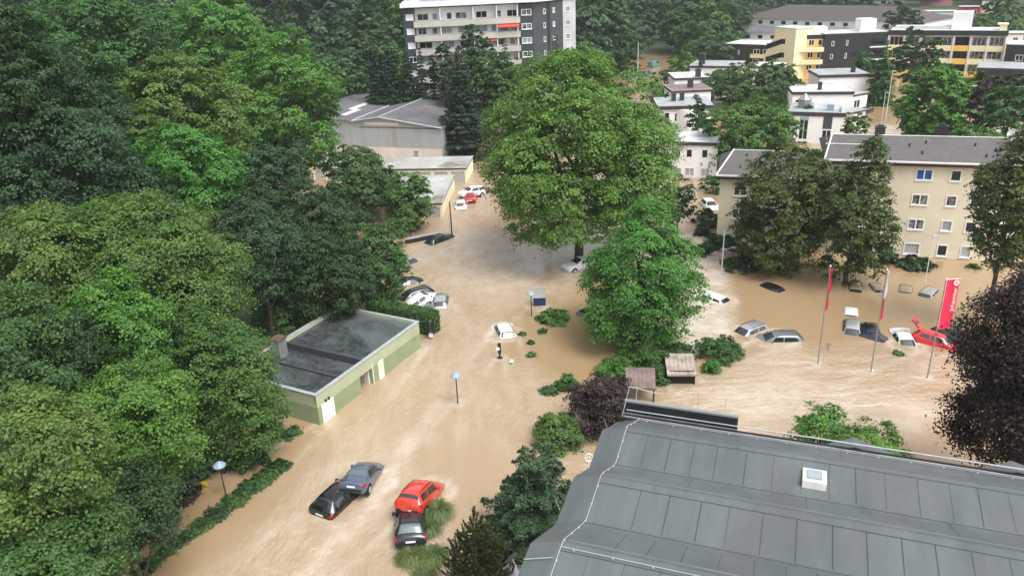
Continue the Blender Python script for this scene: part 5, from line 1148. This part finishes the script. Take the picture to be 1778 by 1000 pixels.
# sign panel, signals, small signs
q = G(937, 531); sg = thing('sign_panel', 'upright panel, grey above and dark blue below, behind the floating hedge', 'sign', (q[0], q[1], -2), 0); z = 2
mb = MB(); mb.box(-.62, .62, 0, .12, z + .85, z + 1.95); mb.build('grey_panel', 'sign_grey', sg)
mb = MB(); mb.box(-.62, .62, 0, .12, 0, z + .848); mb.build('blue_panel', 'sign_blue', sg)
mb = MB(); mb.box(-.66, .66, -.02, .14, z + 1.952, z + 2.0); mb.build('frame', 'zinc', sg)
q = G(868, 622); sp_ = thing('signal_post', 'black post with pale plate standing in the street below the white hatchback', 'post', (q[0], q[1], -2))
mb = MB(); mb.tube((0, 0, 0), (0, 0, 3.4), .09, .08, 8); mb.box(-.14, .14, -.12, .1, 2.55, 3.45); mb.build('post', 'black_trim', sp_)
mb = MB(); mb.box(-.28, .02, -.15, -.122, 2.85, 3.15); mb.build('plate', 'plate_white', sp_); mb = MB(); mb.box(-.2, .24, -.1, .1, 1.98, 2.12); mb.build('foot_debris', 'black_trim', sp_)
q = G(749, 588); ts = thing('traffic_signal', 'pair of black traffic signals at the corner of the hedge behind the green building', 'traffic signal', (q[0], q[1], -2))
mb = MB(); mb.tube((0, 0, 0), (0, 0, 3.9), .06, .05, 8); mb.build('pole', 'grey_metal', ts)
for x in (-.22, .2):
    mb = MB(); mb.box(x - .14, x + .14, -.16, .1, 2.75, 3.75)
    hd_ = mb.build('signal_head', 'black_trim', ts)
    for k in range(3): mb = MB(); mb.tube((x, -.3, 2.95 + .3 * k), (x, -.162, 2.95 + .3 * k), .1, .1, 10); mb.build('visor', 'black_trim', hd_)
mb = MB(); mb.box(-.2, .2, -.1, -.05, 2.2, 2.6); mb.build('plate', 'plate_white', ts)
q = G(880, 637); s_ = thing('road_sign', 'small leaning green and white sign drowned in the street', 'sign', (q[0], q[1], -1.2), R(20)); s_.rotation_euler = (R(-18), R(20), R(10))
mb = MB(); mb.tube((0, .04, 0), (0, .04, 1.7), .035, n=6); mb.build('post', 'grey_metal', s_); mb = MB(); mb.box(-.17, .17, -.02, .0, 1.25, 1.75); mb.build('plate', 'plate_white', s_); mb = MB(); mb.box(-.15, .15, -.028, -.021, 1.27, 1.48); mb.build('green_field', 'leaf_lime', s_)
q = G(357, 845); s_ = thing('road_sign', 'little yellow sign under the dark left trees', 'sign', (q[0], q[1], -1.5), R(-10)); mb = MB(); mb.tube((0, .04, 0), (0, .04, 1.9), .03, n=6); mb.build('post', 'grey_metal', s_); mb = MB(); mb.box(-.2, .2, -.02, .0, 1.55, 1.95); mb.build('plate', 'sign_yellow', s_)
q = G(234, 983); s_ = thing('litter_bin', 'small teal bin among the bank plants at bottom left', 'bin', (q[0], q[1], -.3)); mb = MB(); mb.tube((0, 0, 0), (0, 0, .62), .14, .17, 12); mb.build('bin', 'teal', s_); mb = MB(); mb.tube((0, 0, .622), (0, 0, .68), .19, .17, 12); mb.build('lid', 'plate_white', s_)
q = G(1022, 792, 2.0); s_ = thing('garden_wheel', 'white spoked wheel ornament beside the corner of the grey roof', 'ornament', (q[0], q[1], 1.6)); mb = MB(); n = 18
for k in range(n):
    t0, t1 = 2 * math.pi * k / n, 2 * math.pi * (k + 1) / n; mb.tube((.26 * math.cos(t0), 0, .3 + .3 * math.sin(t0)), (.26 * math.cos(t1), 0, .3 + .3 * math.sin(t1)), .045, n=6, cap=False)
for k in range(3): t = math.pi * k / 3; mb.tube((.26 * math.cos(t), 0, .3 + .3 * math.sin(t)), (-.26 * math.cos(t), 0, .3 - .3 * math.sin(t)), .025, n=5)
mb.tube((0, .05, -3.6), (0, .05, .1), .04, n=6); mb.build('wheel', 'ring_white', s_)
q = G(1437, 608); s_ = thing('road_sign', 'tiny drowned sign beside the left flagpole', 'sign', (q[0], q[1], -1.5)); mb = MB(); mb.tube((0, 0, 0), (0, 0, 2.2), .03, n=6); mb.build('post', 'dark_metal', s_); mb = MB(); mb.box(-.28, .3, -.03, .03, 2.0, 2.13); mb.build('plate', 'grey_metal', s_)
# dark wall by the drowned street corner
A_, L_, an = frame_of(G(705, 424), G(762, 413)); wl = thing('low_wall', 'dark low wall beside the dark green hatchback', 'wall', (A_[0], A_[1], ZB), an); mb = MB(); mb.box(0, L_, 0, .4, 0, 2.75); mb.build('wall', 'wood_dark', wl); mb = MB(); mb.box(-.05, L_ + .05, -.05, .45, 2.752, 2.85); mb.build('coping', 'zinc', wl)

# ------------------------------------------------------------------ trees: left wood
tree(60, 800, 95, 110, 41, 'leaf_olive', 'yellow green tree crown in the bottom left corner', dens=1.0)
tree(238, 735, 102, 105, 50, 'leaf_bright', 'bright green round crowned tree in the lower left wood')
tree(62, 955, 135, 90, 43, 'leaf_mid', 'dark tree spilling over the bottom left edge below the yellow green crown')
tree(210, 880, 92, 70, 47.5, 'leaf_dark', 'low dark tree under the bright round crown near the bank')
tree(398, 668, 80, 138, 56, 'leaf_mid2', 'tall hanging green tree left of the green flat-roofed building')
tree(270, 475, 150, 135, 62, 'leaf_mid2', 'broad mid green tree dome in the middle of the left wood', dens=1.1)
tree(70, 455, 90, 95, 59, 'leaf_olive', 'yellowish tree at the left edge above the dark gap')
tree(30, 610, 85, 110, 51, 'leaf_mid', 'shaded olive tree at the left edge under the yellowish one')
tree(200, 575, 80, 90, 55, 'leaf_bright', 'small bright tree before the broad mid green dome')
tree(130, 640, 70, 90, 53, 'leaf_dark', 'dark tree filling the gap left of the bright round crown')
tree(330, 640, 70, 90, 58, 'leaf_dark', 'dark tree between the broad dome and the hanging tree')
tree(95, 270, 135, 150, 74, 'leaf_blue', 'huge bluish dark tree in the upper left')
tree(310, 200, 112, 95, 86, 'leaf_olive', 'yellow tinted tree above the small white house')
tree(315, 300, 105, 70, 79, 'leaf_bright', 'fresh green tree below the yellow tinted crown')
tree(490, 185, 112, 115, 106, 'leaf_bright', 'big fresh green tree left of the grey hall')
tree(150, 95, 140, 95, 92, 'leaf_mid', 'wide tree at the top left behind the bluish one')
tree(15, 120, 70, 120, 70, 'leaf_dark', 'dark tree in the top left corner')
tree(375, 75, 95, 75, 122, 'leaf_bright', 'light green tree at the top left of the fresh green giant', dens=.9)
tree(625, 315, 66, 68, 106, 'leaf_mid', 'dark green tree standing before the garages')
tree(707, 352, 46, 58, 101, 'leaf_mid2', 'smaller tree right of the garage tree, branches over the water')
tree(540, 400, 80, 95, 84, 'leaf_dark', 'dark tree in the centre of the wood left of the garage tree')
tree(655, 465, 62, 80, 78, 'leaf_mid', 'green tree overhanging the street at the right edge of the wood')
tree(570, 480, 80, 85, 73, 'leaf_dark', 'dark tree behind the roof of the green building')
tree(450, 440, 75, 90, 71, 'leaf_blue', 'blue green tree right of the broad mid green dome')
tree(430, 370, 62, 55, 84, 'leaf_dark', 'dark tree in front of the small white house')
tree(498, 535, 58, 58, 76, 'leaf_mid', 'low tree touching the far roof corner of the green building')
tree(200, 365, 90, 60, 76, 'leaf_dark', 'dark tree between the bluish giant and the broad dome')
tree(465, 300, 75, 62, 100, 'leaf_blue', 'blue green tree under the fresh green giant')
tree(585, 370, 42, 50, 98, 'leaf_dark', 'dark tree leaning on the garage tree from the left')
# street trees
tree(1003, 278, 180, 182, 86, 'leaf_plane', 'great plane tree towering in the middle of the flood', dens=1.1, lobes=38, low=1.84, trim=(-2.8, 3.6), name='plane_tree')
tree(1110, 482, 108, 128, 68, 'leaf_bright', 'lush chestnut tree in front of the great plane tree', shape='egg', lobes=30, name='chestnut_tree', dens=1.1)
tree(1178, 345, 26, 42, 96, 'leaf_dark', 'small dark tree right of the plane tree')
tree(1362, 364, 86, 112, 87, 'leaf_linden', 'left linden with pale flower clusters before the cream house', name='linden_tree', dens=1.1, lobes=26)
tree(1487, 374, 66, 118, 84.5, 'leaf_linden', 'right linden with pale flower clusters before the cream house', shape='egg', name='linden_tree', dens=1.1, lobes=26)
tree(1415, 320, 40, 55, 96, 'leaf_mid', 'green tree between the two lindens')
tree(1757, 352, 60, 110, 77, 'leaf_linden', 'tree at the right edge covering the end of the cream house', dens=1.1, name='linden_tree')
tree(1808, 655, 128, 190, 52, 'leaf_purple', 'nearly black purple beech at the right edge', dens=1.2, lobes=22, gap=.10, name='copper_beech', cl=.75)
tree(1298, 236, 86, 66, 126, 'leaf_mid2', 'wide green tree between the two white house rows')
tree(1300, 148, 75, 36, 186, 'leaf_mid', 'rounded tree mass below the black clad wing')
tree(1365, 170, 34, 28, 175, 'leaf_mid', 'round tree at the foot of the yellow stair tower')
tree(1210, 205, 19, 38, 146, 'leaf_dark', 'slim dark tree in front of the bay house', shape='egg')
tree(1622, 194, 56, 68, 148, 'leaf_bright', 'dense bright tree block in the flooded lane before the yellow wing', dens=2.2, lobes=40)
tree(1532, 135, 29, 54, 188, 'leaf_mid', 'slender pointed tree before the yellow wing', kind='cone', name='conifer', dens=3)
tree(1592, 102, 40, 42, 206, 'leaf_dark', 'spreading dark pine before the yellow wing', shape='flat', name='pine_tree')
tree(1752, 200, 38, 42, 134, 'leaf_mid', 'green tree at the right edge beside the purple hedge')
tree(1695, 155, 25, 25, 150, 'leaf_mid2', 'small green tree above the purple hedge')
tree(1710, 190, 24, 42, 138, 'leaf_maroon', 'dark purple tree hedge in the right background', name='copper_beech')
tree(1735, 150, 26, 22, 148, 'leaf_maroon', 'low purple tree below the black annex', name='copper_beech')
tree(1487, 228, 20, 26, 136, 'leaf_mid', 'small tree at the corner of the right white houses')
tree(1690, 245, 40, 22, 118, 'leaf_mid2', 'low tree behind the ridge of the cream house')
tree(1238, 330, 24, 28, 116, 'leaf_mid', 'small round tree left of the cream house')
tree(1155, 150, 32, 28, 205, 'leaf_mid', 'round tree beside the far road')
tree(1190, 112, 30, 22, 230, 'leaf_bright', 'light green bush tree by the far road')
tree(1085, 115, 28, 22, 235, 'leaf_mid', 'round tree left of the far road cars')
tree(1118, 45, 24, 44, 300, 'leaf_far', 'pale willow-like tall tree above the far road')
tree(1078, 88, 36, 46, 245, 'leaf_blue', 'bluish spruce-like tree right of the tower')
tree(1160, 40, 24, 34, 310, 'leaf_dark', 'dark pine left of the light tree by the school')
tree(1228, 70, 62, 38, 270, 'leaf_mid', 'wide tree mass left of the black clad wing')
tree(1256, 22, 36, 30, 315, 'leaf_mid2', 'light tall tree left of the brown school roof')
tree(1558, 28, 21, 22, 300, 'leaf_dark', 'dark round tree before the brown school roof')
tree(1588, 35, 14, 14, 298, 'leaf_dark', 'smaller dark tree beside the dark round one')
tree(1715, 48, 45, 22, 320, 'leaf_mid', 'trees below the red house at the right')
tree(1757, 28, 30, 28, 340, 'leaf_mid2', 'light tree at the top right edge')
tree(1735, 10, 25, 16, 380, 'leaf_dark', 'dark tree near the cream far house')
tree(1645, 60, 10, 8, 300, 'leaf_mid', 'tiny tree above the white roof housing')
tree(1268, 152, 42, 30, 190, 'leaf_mid2', 'green tree mass left under the black clad wing')
tree(1345, 140, 40, 34, 184, 'leaf_mid', 'green tree mass right under the black clad wing')
tree(1168, 188, 24, 28, 172, 'leaf_mid', 'tree left of the fourth terraced house')
tree(1148, 172, 26, 26, 190, 'leaf_mid2', 'tree by the bend of the far road')
tree(1182, 138, 26, 22, 205, 'leaf_mid', 'shrubby tree left of the farthest terraced house')
tree(1400, 205, 20, 22, 152, 'leaf_mid', 'garden tree left of the middle right-cluster house')
tree(1345, 205, 36, 30, 150, 'leaf_mid2', 'garden tree between wide green tree and the right cluster')
tree(1500, 115, 18, 22, 200, 'leaf_mid', 'small tree before the black middle wing')
tree(1652, 165, 24, 24, 160, 'leaf_mid2', 'tree crown behind the dense bright block')
tree(1770, 160, 26, 28, 150, 'leaf_dark', 'dark tree at the right edge below the black block')
# around the tower
tree(838, 140, 45, 52, 152, 'leaf_mid', 'broad dark green tree before the middle of the tower')
tree(772, 125, 28, 40, 155, 'leaf_dark', 'dark tree before the left half of the tower')
tree(905, 142, 26, 36, 151, 'leaf_blue', 'bluish tree before the dark tower corner')
tree(803, 195, 62, 105, 138, 'leaf_conifer', 'big dark cedar right of the grey hall', kind='cone', name='cedar_tree', sweep=.12, wild=.25, dens=1.6)
tree(868, 165, 38, 62, 150, 'leaf_mid', 'green tree between dark cedar and plane tree')
tree(825, 95, 32, 48, 157, 'leaf_blue', 'silvery green tree in front of the tower balconies')
tree(878, 115, 24, 46, 160, 'leaf_blue', 'bluish spruce in front of the tower', kind='cone', name='spruce_tree', dens=1.4)
tree(995, 112, 36, 24, 150, 'leaf_lime', 'yellow green tree tip behind the plane tree')
tree(965, 95, 20, 34, 160, 'leaf_blue', 'bluish tree at the foot of the dark tower side', kind='cone', name='spruce_tree', dens=1.4)
for k, (px, py, rw, rh, lab) in enumerate(((732, 135, 9, 48, 'slim dark column spruce at the left of the tower'), (752, 140, 8, 42, 'slim dark column spruce second from the left of the tower'), (855, 120, 7, 40, 'slim dark column spruce in the middle of the tower'), (869, 128, 7, 36, 'slim dark column spruce right of the middle one'), (708, 130, 15, 45, 'dark spruce at the tower corner'), (678, 125, 17, 45, 'dark spruce between forest and tower'), (652, 120, 16, 42, 'dark spruce above the hall ridge'))):
    tree(px, py, rw * 1.25, rh, 156, 'leaf_conifer', lab, kind='cone', name='spruce_tree', dens=5, pw=.6)
tree(612, 140, 34, 28, 168, 'leaf_mid', 'small round tree above the hall roof at the forest edge')
tree(785, 150, 25, 40, 150, 'leaf_dark', 'dark tree between the column spruces and the cedar')
# foreground conifers and broadleaves by the grey roof
def drooping_cedar():
    tree(932, 852, 88, 84, 46, 'leaf_cedar', 'blue green cedar with drooping layered branches left of the grey roof', kind='cone', name='cedar_tree', sweep=.16, wild=.28, dens=3.4, fill=1.3, leaf=.15, pw=.42)
drooping_cedar()
shrub(968, 742, 46, 42, 51, 'leaf_mid2', 'mid green bush behind the drooping cedar')
tree(1425, 745, 42, 45, 50, 'leaf_bright', 'light slender tree rising behind the eaves of the grey roof', gap=.35, dens=.8)
tree(1520, 772, 55, 32, 49, 'leaf_bright', 'sparse twiggy tree right of the slender one behind the eaves', gap=.6, dens=.55)
tree(1045, 700, 58, 52, 57, 'leaf_maroon', 'dark purple smoke bush left of the purple brown shelter', gap=.15, name='smoke_bush')
def pine_sapling(px, py, hgt, label):
    SEED[0] += 1; rng = np.random.default_rng(SEED[0]); q = G(px, py); z0 = float(terrain(q[0], q[1])); s = thing('pine_tree', label, 'tree', (q[0], q[1], z0)); base = -z0
    mb = MB(); mb.tube((0, 0, -.2), (0, 0, base + hgt), .13, .03, 8); pts, nr, tg = [], [], []
    tips = []
    for t in range(11):
        f = t / 11; z = base + .2 + hgt * .86 * f; L_ = 2.3 * (1 - f) ** .8 + .3
        for k in range(int(8 - 3 * f)):
            th = 2 * math.pi * k / int(8 - 3 * f) + t * .7 + rng.normal() * .15; l_ = L_ * rng.uniform(.75, 1.1)
            e = np.array([math.cos(th) * l_ * .75, math.sin(th) * l_ * .75, z + l_ * .42]); tip = e + np.array([math.cos(th) * l_ * .12, math.sin(th) * l_ * .12, l_ * .32])
            mb.tube((0, 0, z), e, .035, .02, 5, cap=False); mb.tube(e, tip, .02, .01, 5); tips.append((np.array([0, 0, z]) * .4 + e * .6, tip)); tips.append((np.array([0, 0, z]) * .75 + e * .25, e))
            for j in range(3):
                o = e * rng.uniform(.6, 1) + np.array([0, 0, z]) * 0; sd_ = o + rng.normal(size=3) * [.28, .28, .05] + [0, 0, .45]; mb.tube(o * 1, sd_, .014, .008, 4); tips.append((o, sd_))
    for k in range(4): tips.append((np.array([0, 0, base + hgt * (.8 + .05 * k)]), np.array([rng.normal() * .2, rng.normal() * .2, base + hgt * (.98 + .04 * k)])))
    mb.build('trunk', 'bark', s, True)
    for a, b_ in tips:
        d = unit(b_ - a); n = int(26 + 60 * np.linalg.norm(b_ - a)); u = rng.random(n)[:, None]; p = a + (b_ - a) * u; r_ = unit(np.cross(d, rng.normal(size=(n, 3)))); t_ = unit(r_ * .75 + d * .75); pts.append(p + t_ * .05); tg.append(t_); nr.append(unit(np.cross(t_, rng.normal(size=(n, 3)))))
    quads_object('needles', np.vstack(pts), np.vstack(nr), .15, rng, 'leaf_pine', s, aspect=.2, tang=np.vstack(tg))
pine_sapling(832, 1030, 5.4, 'young dark pine with upright candle shoots at the bottom centre')

# ------------------------------------------------------------------ shrubs and plants standing in the flood
shrub(958, 546, 31, 16, 73, 'leaf_bright', 'oval green hedge top floating before the sign panel')
shrub(942, 573, 9, 6, 71, 'leaf_mid', 'small leafy tuft trailing from the oval hedge', name='plant', cat='plant')
shrub(907, 579, 6, 3.5, 71, 'leaf_mid', 'tiny leafy tuft right of the lone white hatchback', name='plant', cat='plant')
shrub(922, 594, 5, 4, 70, 'leaf_mid', 'tiny leafy tuft below the trailing one', name='plant', cat='plant')
shrub(923, 615, 8, 5, 68, 'leaf_mid2', 'leafy tuft in open water right of the black post', name='plant', cat='plant')
shrub(955, 674, 18, 10, 62, 'leaf_mid', 'low shrub left of the spiky one in the brown water')
shrub(985, 662, 20, 22, 62.5, 'leaf_mid2', 'spiky shrub left of the smoke bush')
shrub(1078, 637, 42, 24, 63.5, 'leaf_bright', 'bright green bush mass left of the shelters')
shrub(1132, 625, 45, 34, 64.5, 'leaf_mid', 'green bushes behind the purple brown shelter')
shrub(1180, 606, 32, 18, 66, 'leaf_mid', 'dark green bushes behind the weathered shelter')
shrub(1252, 600, 40, 27, 66.5, 'leaf_mid', 'rounded green shrub right of the weathered shelter')
shrub(1236, 634, 17, 16, 64.5, 'leaf_bright', 'small round shrub below the rounded one')
shrub(1148, 655, 15, 16, 62.5, 'leaf_mid', 'narrow bush between the two shelters')
shrub(1122, 704, 12, 6, 59, 'leaf_bright', 'little bush beside the post of the purple brown shelter')
shrub(1560, 612, 8, 4, 70, 'leaf_mid2', 'drifting green branch between two flagpoles', name='plant', cat='plant')
shrub(1220, 432, 19, 15, 91, 'leaf_topiary', 'clipped round topiary left of the slim white pole', cl=.3, dens=1.6)
shrub(1254, 416, 32, 17, 92, 'leaf_topiary', 'wide clipped topiary at the corner of the cream house', cl=.3, dens=1.6)
shrub(1542, 445, 16, 15, 89, 'leaf_topiary', 'clipped topiary ball right of the right linden', cl=.3, dens=1.6)
shrub(1586, 452, 31, 14, 87, 'leaf_topiary', 'wide clipped topiary below the cream house windows', cl=.3, dens=1.6)
shrub(1290, 455, 40, 12, 90, 'leaf_dark', 'flattened bushes under the left linden')
shrub(1226, 378, 28, 20, 106, 'leaf_mid', 'loose shrubs left of the cream house', )
shrub(1218, 400, 14, 12, 100, 'leaf_dark', 'dark shrub behind the clipped round topiary')
shrub(1690, 462, 10, 5, 84, 'leaf_mid2', 'small green weed patch before the cream house', name='plant', cat='plant')
shrub(505, 748, 18, 12, 58.5, 'leaf_mid', 'leafy shrub at the left corner of the green building')
shrub(470, 745, 22, 25, 58, 'leaf_mid', 'shrub hanging from the wood beside the green building')
bank = [(483, 806), (466, 820), (447, 832), (428, 846), (410, 860), (393, 876), (374, 890), (354, 906), (332, 922), (310, 938), (288, 954), (266, 972), (246, 988)]
where = ['uppermost', 'second from the top', 'third from the top', 'fourth from the top', 'just right of the bank lamp', 'just below the bank lamp', 'seventh from the top', 'eighth from the top', 'fifth from the bottom', 'fourth from the bottom', 'third from the bottom', 'second from the bottom', 'lowest']
for k, (px, py) in enumerate(bank):
    shrub(px, py, 21 if k < 8 else 17, 11 - .4 * k, 55, 'leaf_mid' if k % 3 else 'leaf_dark', 'ground-hugging clump of the left bank strip, %s' % where[k], cat='bank plant', name='bank_plant', group='bank plants along the left water edge', cl=.3, dens=1.2)
shrub(355, 805, 34, 26, 55.5, 'leaf_dark', 'dark undergrowth behind the bank lamp')
shrub(262, 905, 40, 24, 49.5, 'leaf_dark', 'dark undergrowth behind the middle bank plants')
shrub(425, 790, 34, 22, 58, 'leaf_dark', 'dark undergrowth beneath the hanging tree')
shrub(322, 855, 26, 16, 52.5, 'leaf_maroon', 'reddish brown undergrowth left of the bank lamp')
# clipped hedge behind the green building
A_, L_, an = frame_of(G(640, 560), G(748, 583)); SEED[0] += 1; rng = np.random.default_rng(SEED[0])
hg = thing('hedge', 'clipped dark hedge behind the far wall of the green building', 'hedge', (A_[0], A_[1], -2), an)
n = 9000; p = np.stack([rng.uniform(0, L_, n), rng.uniform(0, 1.5, n), rng.uniform(1.6, 4.0, n)], -1); f = rng.integers(0, 4, n)
p[f == 0, 2] = 4.0 + rng.normal(scale=.07, size=(f == 0).sum()); p[f == 1, 1] = rng.normal(scale=.07, size=(f == 1).sum()); p[f == 2, 0] = L_ + rng.normal(scale=.07, size=(f == 2).sum())
nr = np.zeros((n, 3)); nr[f == 0, 2] = 1; nr[f == 1, 1] = -1; nr[f == 2, 0] = 1; nr[f == 3, 2] = 1
quads_object('foliage', p, unit(nr + rng.normal(scale=.6, size=(n, 3))), .2, rng, 'leaf_mid', hg)
mb = MB()
for k in range(8): mb.tube((L_ * (k + .5) / 8, .75, 0), (L_ * (k + .5) / 8, .75, 3.6), .06, .03, 5)
mb.build('stem', 'bark', hg)
# lime topiary by the white house
shrub(462, 340, 16, 10, 92, 'leaf_lime', 'bright lime clipped bush near the small white house', cl=.3, dens=1.5)
shrub(452, 352, 13, 6, 90, 'leaf_lime', 'lower bright lime clipped bush near the small white house', cl=.3, dens=1.5)
# pampas grass around the dark hatchback
def pampas(px, py, r, hgt, label, n=900):
    SEED[0] += 1; rng = np.random.default_rng(SEED[0]); q = G(px, py); s = thing('pampas_grass', label, 'grass clump', (q[0], q[1], -.35), 0, 'pampas grass clumps round the dark hatchback')
    mb = MB(); dr_ = unit(np.array([-.4, -.9, 0]))
    for k in range(n):
        th = rng.uniform(0, 6.28); l_ = r * rng.uniform(.45, 1.1); z = hgt * rng.uniform(.7, 1.15); b0 = np.array([rng.normal() * .12, rng.normal() * .12, 0]); d = np.array([math.cos(th), math.sin(th), 0]); w = np.cross(d, [0, 0, 1]) * .016
        prev = b0
        for j, (fr_, fz) in enumerate(((.3, .75), (.7, 1.0), (1.05, .62))):
            p = b0 + d * l_ * fr_ + dr_ * .25 * fr_ * r + np.array([0, 0, z * fz]); mb.poly([prev - w, prev + w, p + w * (.8 - .3 * j), p - w * (.8 - .3 * j)]); prev = p
    mb.build('blades', 'leaf_grass', s)
pampas(762, 890, 1.15, 1.0, 'pampas grass tuft by the rear wheel of the red off-roader')
pampas(742, 918, 1.0, .8, 'flattened pampas grass right of the dark hatchback')
pampas(716, 965, .95, .75, 'pampas grass washed against the dark hatchback tail')
pampas(752, 962, 1.1, .7, 'spread pampas grass between hatchback and young pine')
pampas(738, 995, .9, .45, 'trailing pampas grass at the bottom edge')

# ------------------------------------------------------------------ humid air after the rain
m = bpy.data.materials.new('humid_air'); m.use_nodes = True; N = m.node_tree.nodes; L = m.node_tree.links
N.remove(N['Principled BSDF']); pv = N.new('ShaderNodeVolumePrincipled'); pv.inputs['Color'].default_value = (0.86, 0.92, 0.95, 1); pv.inputs['Density'].default_value = HAZE; pv.inputs['Anisotropy'].default_value = 0.0
L.new(pv.outputs[0], N['Material Output'].inputs['Volume']); MATS['humid_air'] = m
mb = MB(); mb.box(-900, 900, -80, 1000, -4.5, 125); hz = mb.build('haze', 'humid_air'); hz['kind'] = 'stuff'; hz['label'] = 'thin humid haze over the valley'
# ------------------------------------------------------------------ forest on the hills (individual trees, shared crowns)
def proto(kind, mat, seed, n_leaf):
    rng = np.random.default_rng(seed); r = thing('forest_tree', 'x', 'tree')
    a, b_ = (4.6, 6.2) if kind == 'broad' else (3.0, 8.5)
    if kind == 'broad':
        pts, nr, lc = broad_pts(rng, a, b_, .62, 1.15, lobes=16, cl=1.15); pts[:, 2] += 9.5; make_trunk(r, 0, 12, .3, [l + [0, 0, 9.5] for l in lc[:-3][::3]], rng, 6); quads_object('crown', pts, nr, .62, rng, mat, r)
    else:
        pts, nr = cone_pts(rng, a, b_, .5, 1.6); pts[:, 2] += 10; make_trunk(r, 0, 17, .25, [], rng, 6); quads_object('crown', pts, nr, .55, rng, mat, r, aspect=.5)
    return r
protos = [proto('broad', m_, 900 + i, 0) for i, m_ in enumerate(('leaf_far', 'leaf_mid', 'leaf_dark', 'leaf_blue', 'leaf_mid2'))] + [proto('cone', 'leaf_conifer', 950, 0), proto('cone', 'leaf_conifer', 951, 0)]
used = set(); rngf = np.random.default_rng(77)
def plant(i, x, y, s, label, group):
    o = protos[i]
    if i in used:
        c = o.copy(); COL.objects.link(c)
        for ch_ in o.children: d = ch_.copy(); COL.objects.link(d); d.parent = c
        o = c
    used.add(i); o.location = (x, y, float(terrain(x, y)) - .2); o.rotation_euler = (0, 0, rngf.uniform(0, 6.28)); o.scale = (s * rngf.uniform(.9, 1.15), s * rngf.uniform(.9, 1.15), s); o['label'] = label; o['group'] = group
def visible_px(x, y, z):
    q = np.array([x, y, z]) - EYE; d = q @ FW
    return 889 + FOC * (q @ RT) / d, 500 + FOC * (q @ DN) / d
# hillside behind hall and tower
def scatter(n, xr, yr, mind, ok, label, group, mix, sr=(.9, 1.35)):
    pl = []; tries = 0
    while len(pl) < n and tries < n * 60:
        tries += 1; x, y = rngf.uniform(*xr), rngf.uniform(*yr)
        px, py = visible_px(x, y, float(terrain(x, y)) + 10)
        if px < -120 or px > 1900 or not ok(x, y, px, py): continue
        if any((x - a) ** 2 + (y - b_) ** 2 < mind ** 2 for a, b_ in pl): continue
        pl.append((x, y)); plant(int(rngf.choice(len(protos), p=mix)), x, y, rngf.uniform(*sr), label, group)
    return len(pl)
mixA = [.18, .18, .26, .14, .08, .08, .08]
scatter(70, (-140, -20), (118, 215), 6.2, lambda x, y, px, py: (x < np.interp(y, [118, 150, 170, 215], [-50, -36, -30, -24]) and py > -60) , 'dark green tree in the dense wood behind the grey hall', 'trees of the wood left of the tower', mixA)
scatter(26, (-75, -23), (168, 212), 5.0, lambda x, y, px, py: px < 690, 'dark tree between grey hall and apartment tower', 'dark trees between hall and tower', [.1, .2, .3, .1, .0, .15, .15], (.9, 1.2))
scatter(60, (-150, 30), (205, 258), 6.5, lambda x, y, px, py: True, 'tree of the forest hillside behind the apartment tower', 'trees of the forest hillside behind the tower', mixA, (1.0, 1.5))
scatter(62, (18, 108), (262, 400), 6.0, lambda x, y, px, py: 1000 < px < 1285 and abs(x - np.interp(y, [200, 227, 266, 320], [36, 42.3, 51.4, 64])) > 5, 'tree of the green belt right of the apartment tower', 'trees of the green belt behind the far road', [.25, .2, .15, .15, .15, .05, .05], (.9, 1.3))
scatter(18, (60, 110), (225, 262), 7, lambda x, y, px, py: px < 1260 and abs(x - np.interp(y, [200, 227, 266, 320], [36, 42.3, 51.4, 64])) > 6, 'tree beside the far road left of the yellow flats', 'trees between far road and yellow flats', [.3, .25, .1, .1, .25, 0, 0], (.5, .8))
scatter(36, (100, 420), (400, 640), 13, lambda x, y, px, py: True, 'distant tree of the far town skyline', 'trees of the far town', [.4, .2, .15, .1, .15, 0, 0], (.9, 1.4))
rngw = np.random.default_rng(4242); cells = []
for k in range(4):
    pts, nr, lc = broad_pts(rngw, 5.5, 7.5, 1.45, 1.0, lobes=14, cl=1.3); cells.append((pts, nr))
P_, N_, kept = [], [], []
while len(kept) < 950:
    x, y = rngw.uniform(-320, 420), rngw.uniform(330, 760)
    if x > np.interp(y, [330, 360, 385, 760], [60, 70, 420, 420]) or any((x - a) ** 2 + (y - b_) ** 2 < 60 for a, b_ in kept): continue
    kept.append((x, y)); pts, nr = cells[len(kept) % 4]; sc_ = rngw.uniform(.9, 1.4); P_.append(pts * sc_ + [x, y, float(terrain(x, y)) + 9 * sc_]); N_.append(nr)
fw_ = quads_object('far_wood', np.vstack(P_), np.vstack(N_), 1.5, rngw, 'leaf_far', None)
cells = []
for k in range(4):
    pts, nr, lc = broad_pts(rngw, 5.2, 7.2, 1.0, 1.0, lobes=14, cl=1.1); cells.append((pts, nr))
near_ = []
while len(near_) < 900:
    x, y = rngw.uniform(-190, 32), rngw.uniform(255, 350)
    near_.append((x, y) if not any(q and (x - q[0]) ** 2 + (y - q[1]) ** 2 < 42 for q in near_) else None)
P_, N_ = [], []
for k, q in enumerate(near_):
    if q is None: continue
    pts, nr = cells[k % 4]; sc_ = rngw.uniform(.9, 1.4); P_.append(pts * sc_ + [q[0], q[1], float(terrain(*q)) + 9 * sc_]); N_.append(nr)
fh_ = quads_object('hillside_wood', np.vstack(P_), np.vstack(N_), 1.0, rngw, 'leaf_far', None)
tag(fh_, 'wooded hillside rising behind the apartment tower', 'wood', kind='stuff')
tag(fw_, 'far wooded slope closing the view at the top edge', 'wood', kind='stuff')
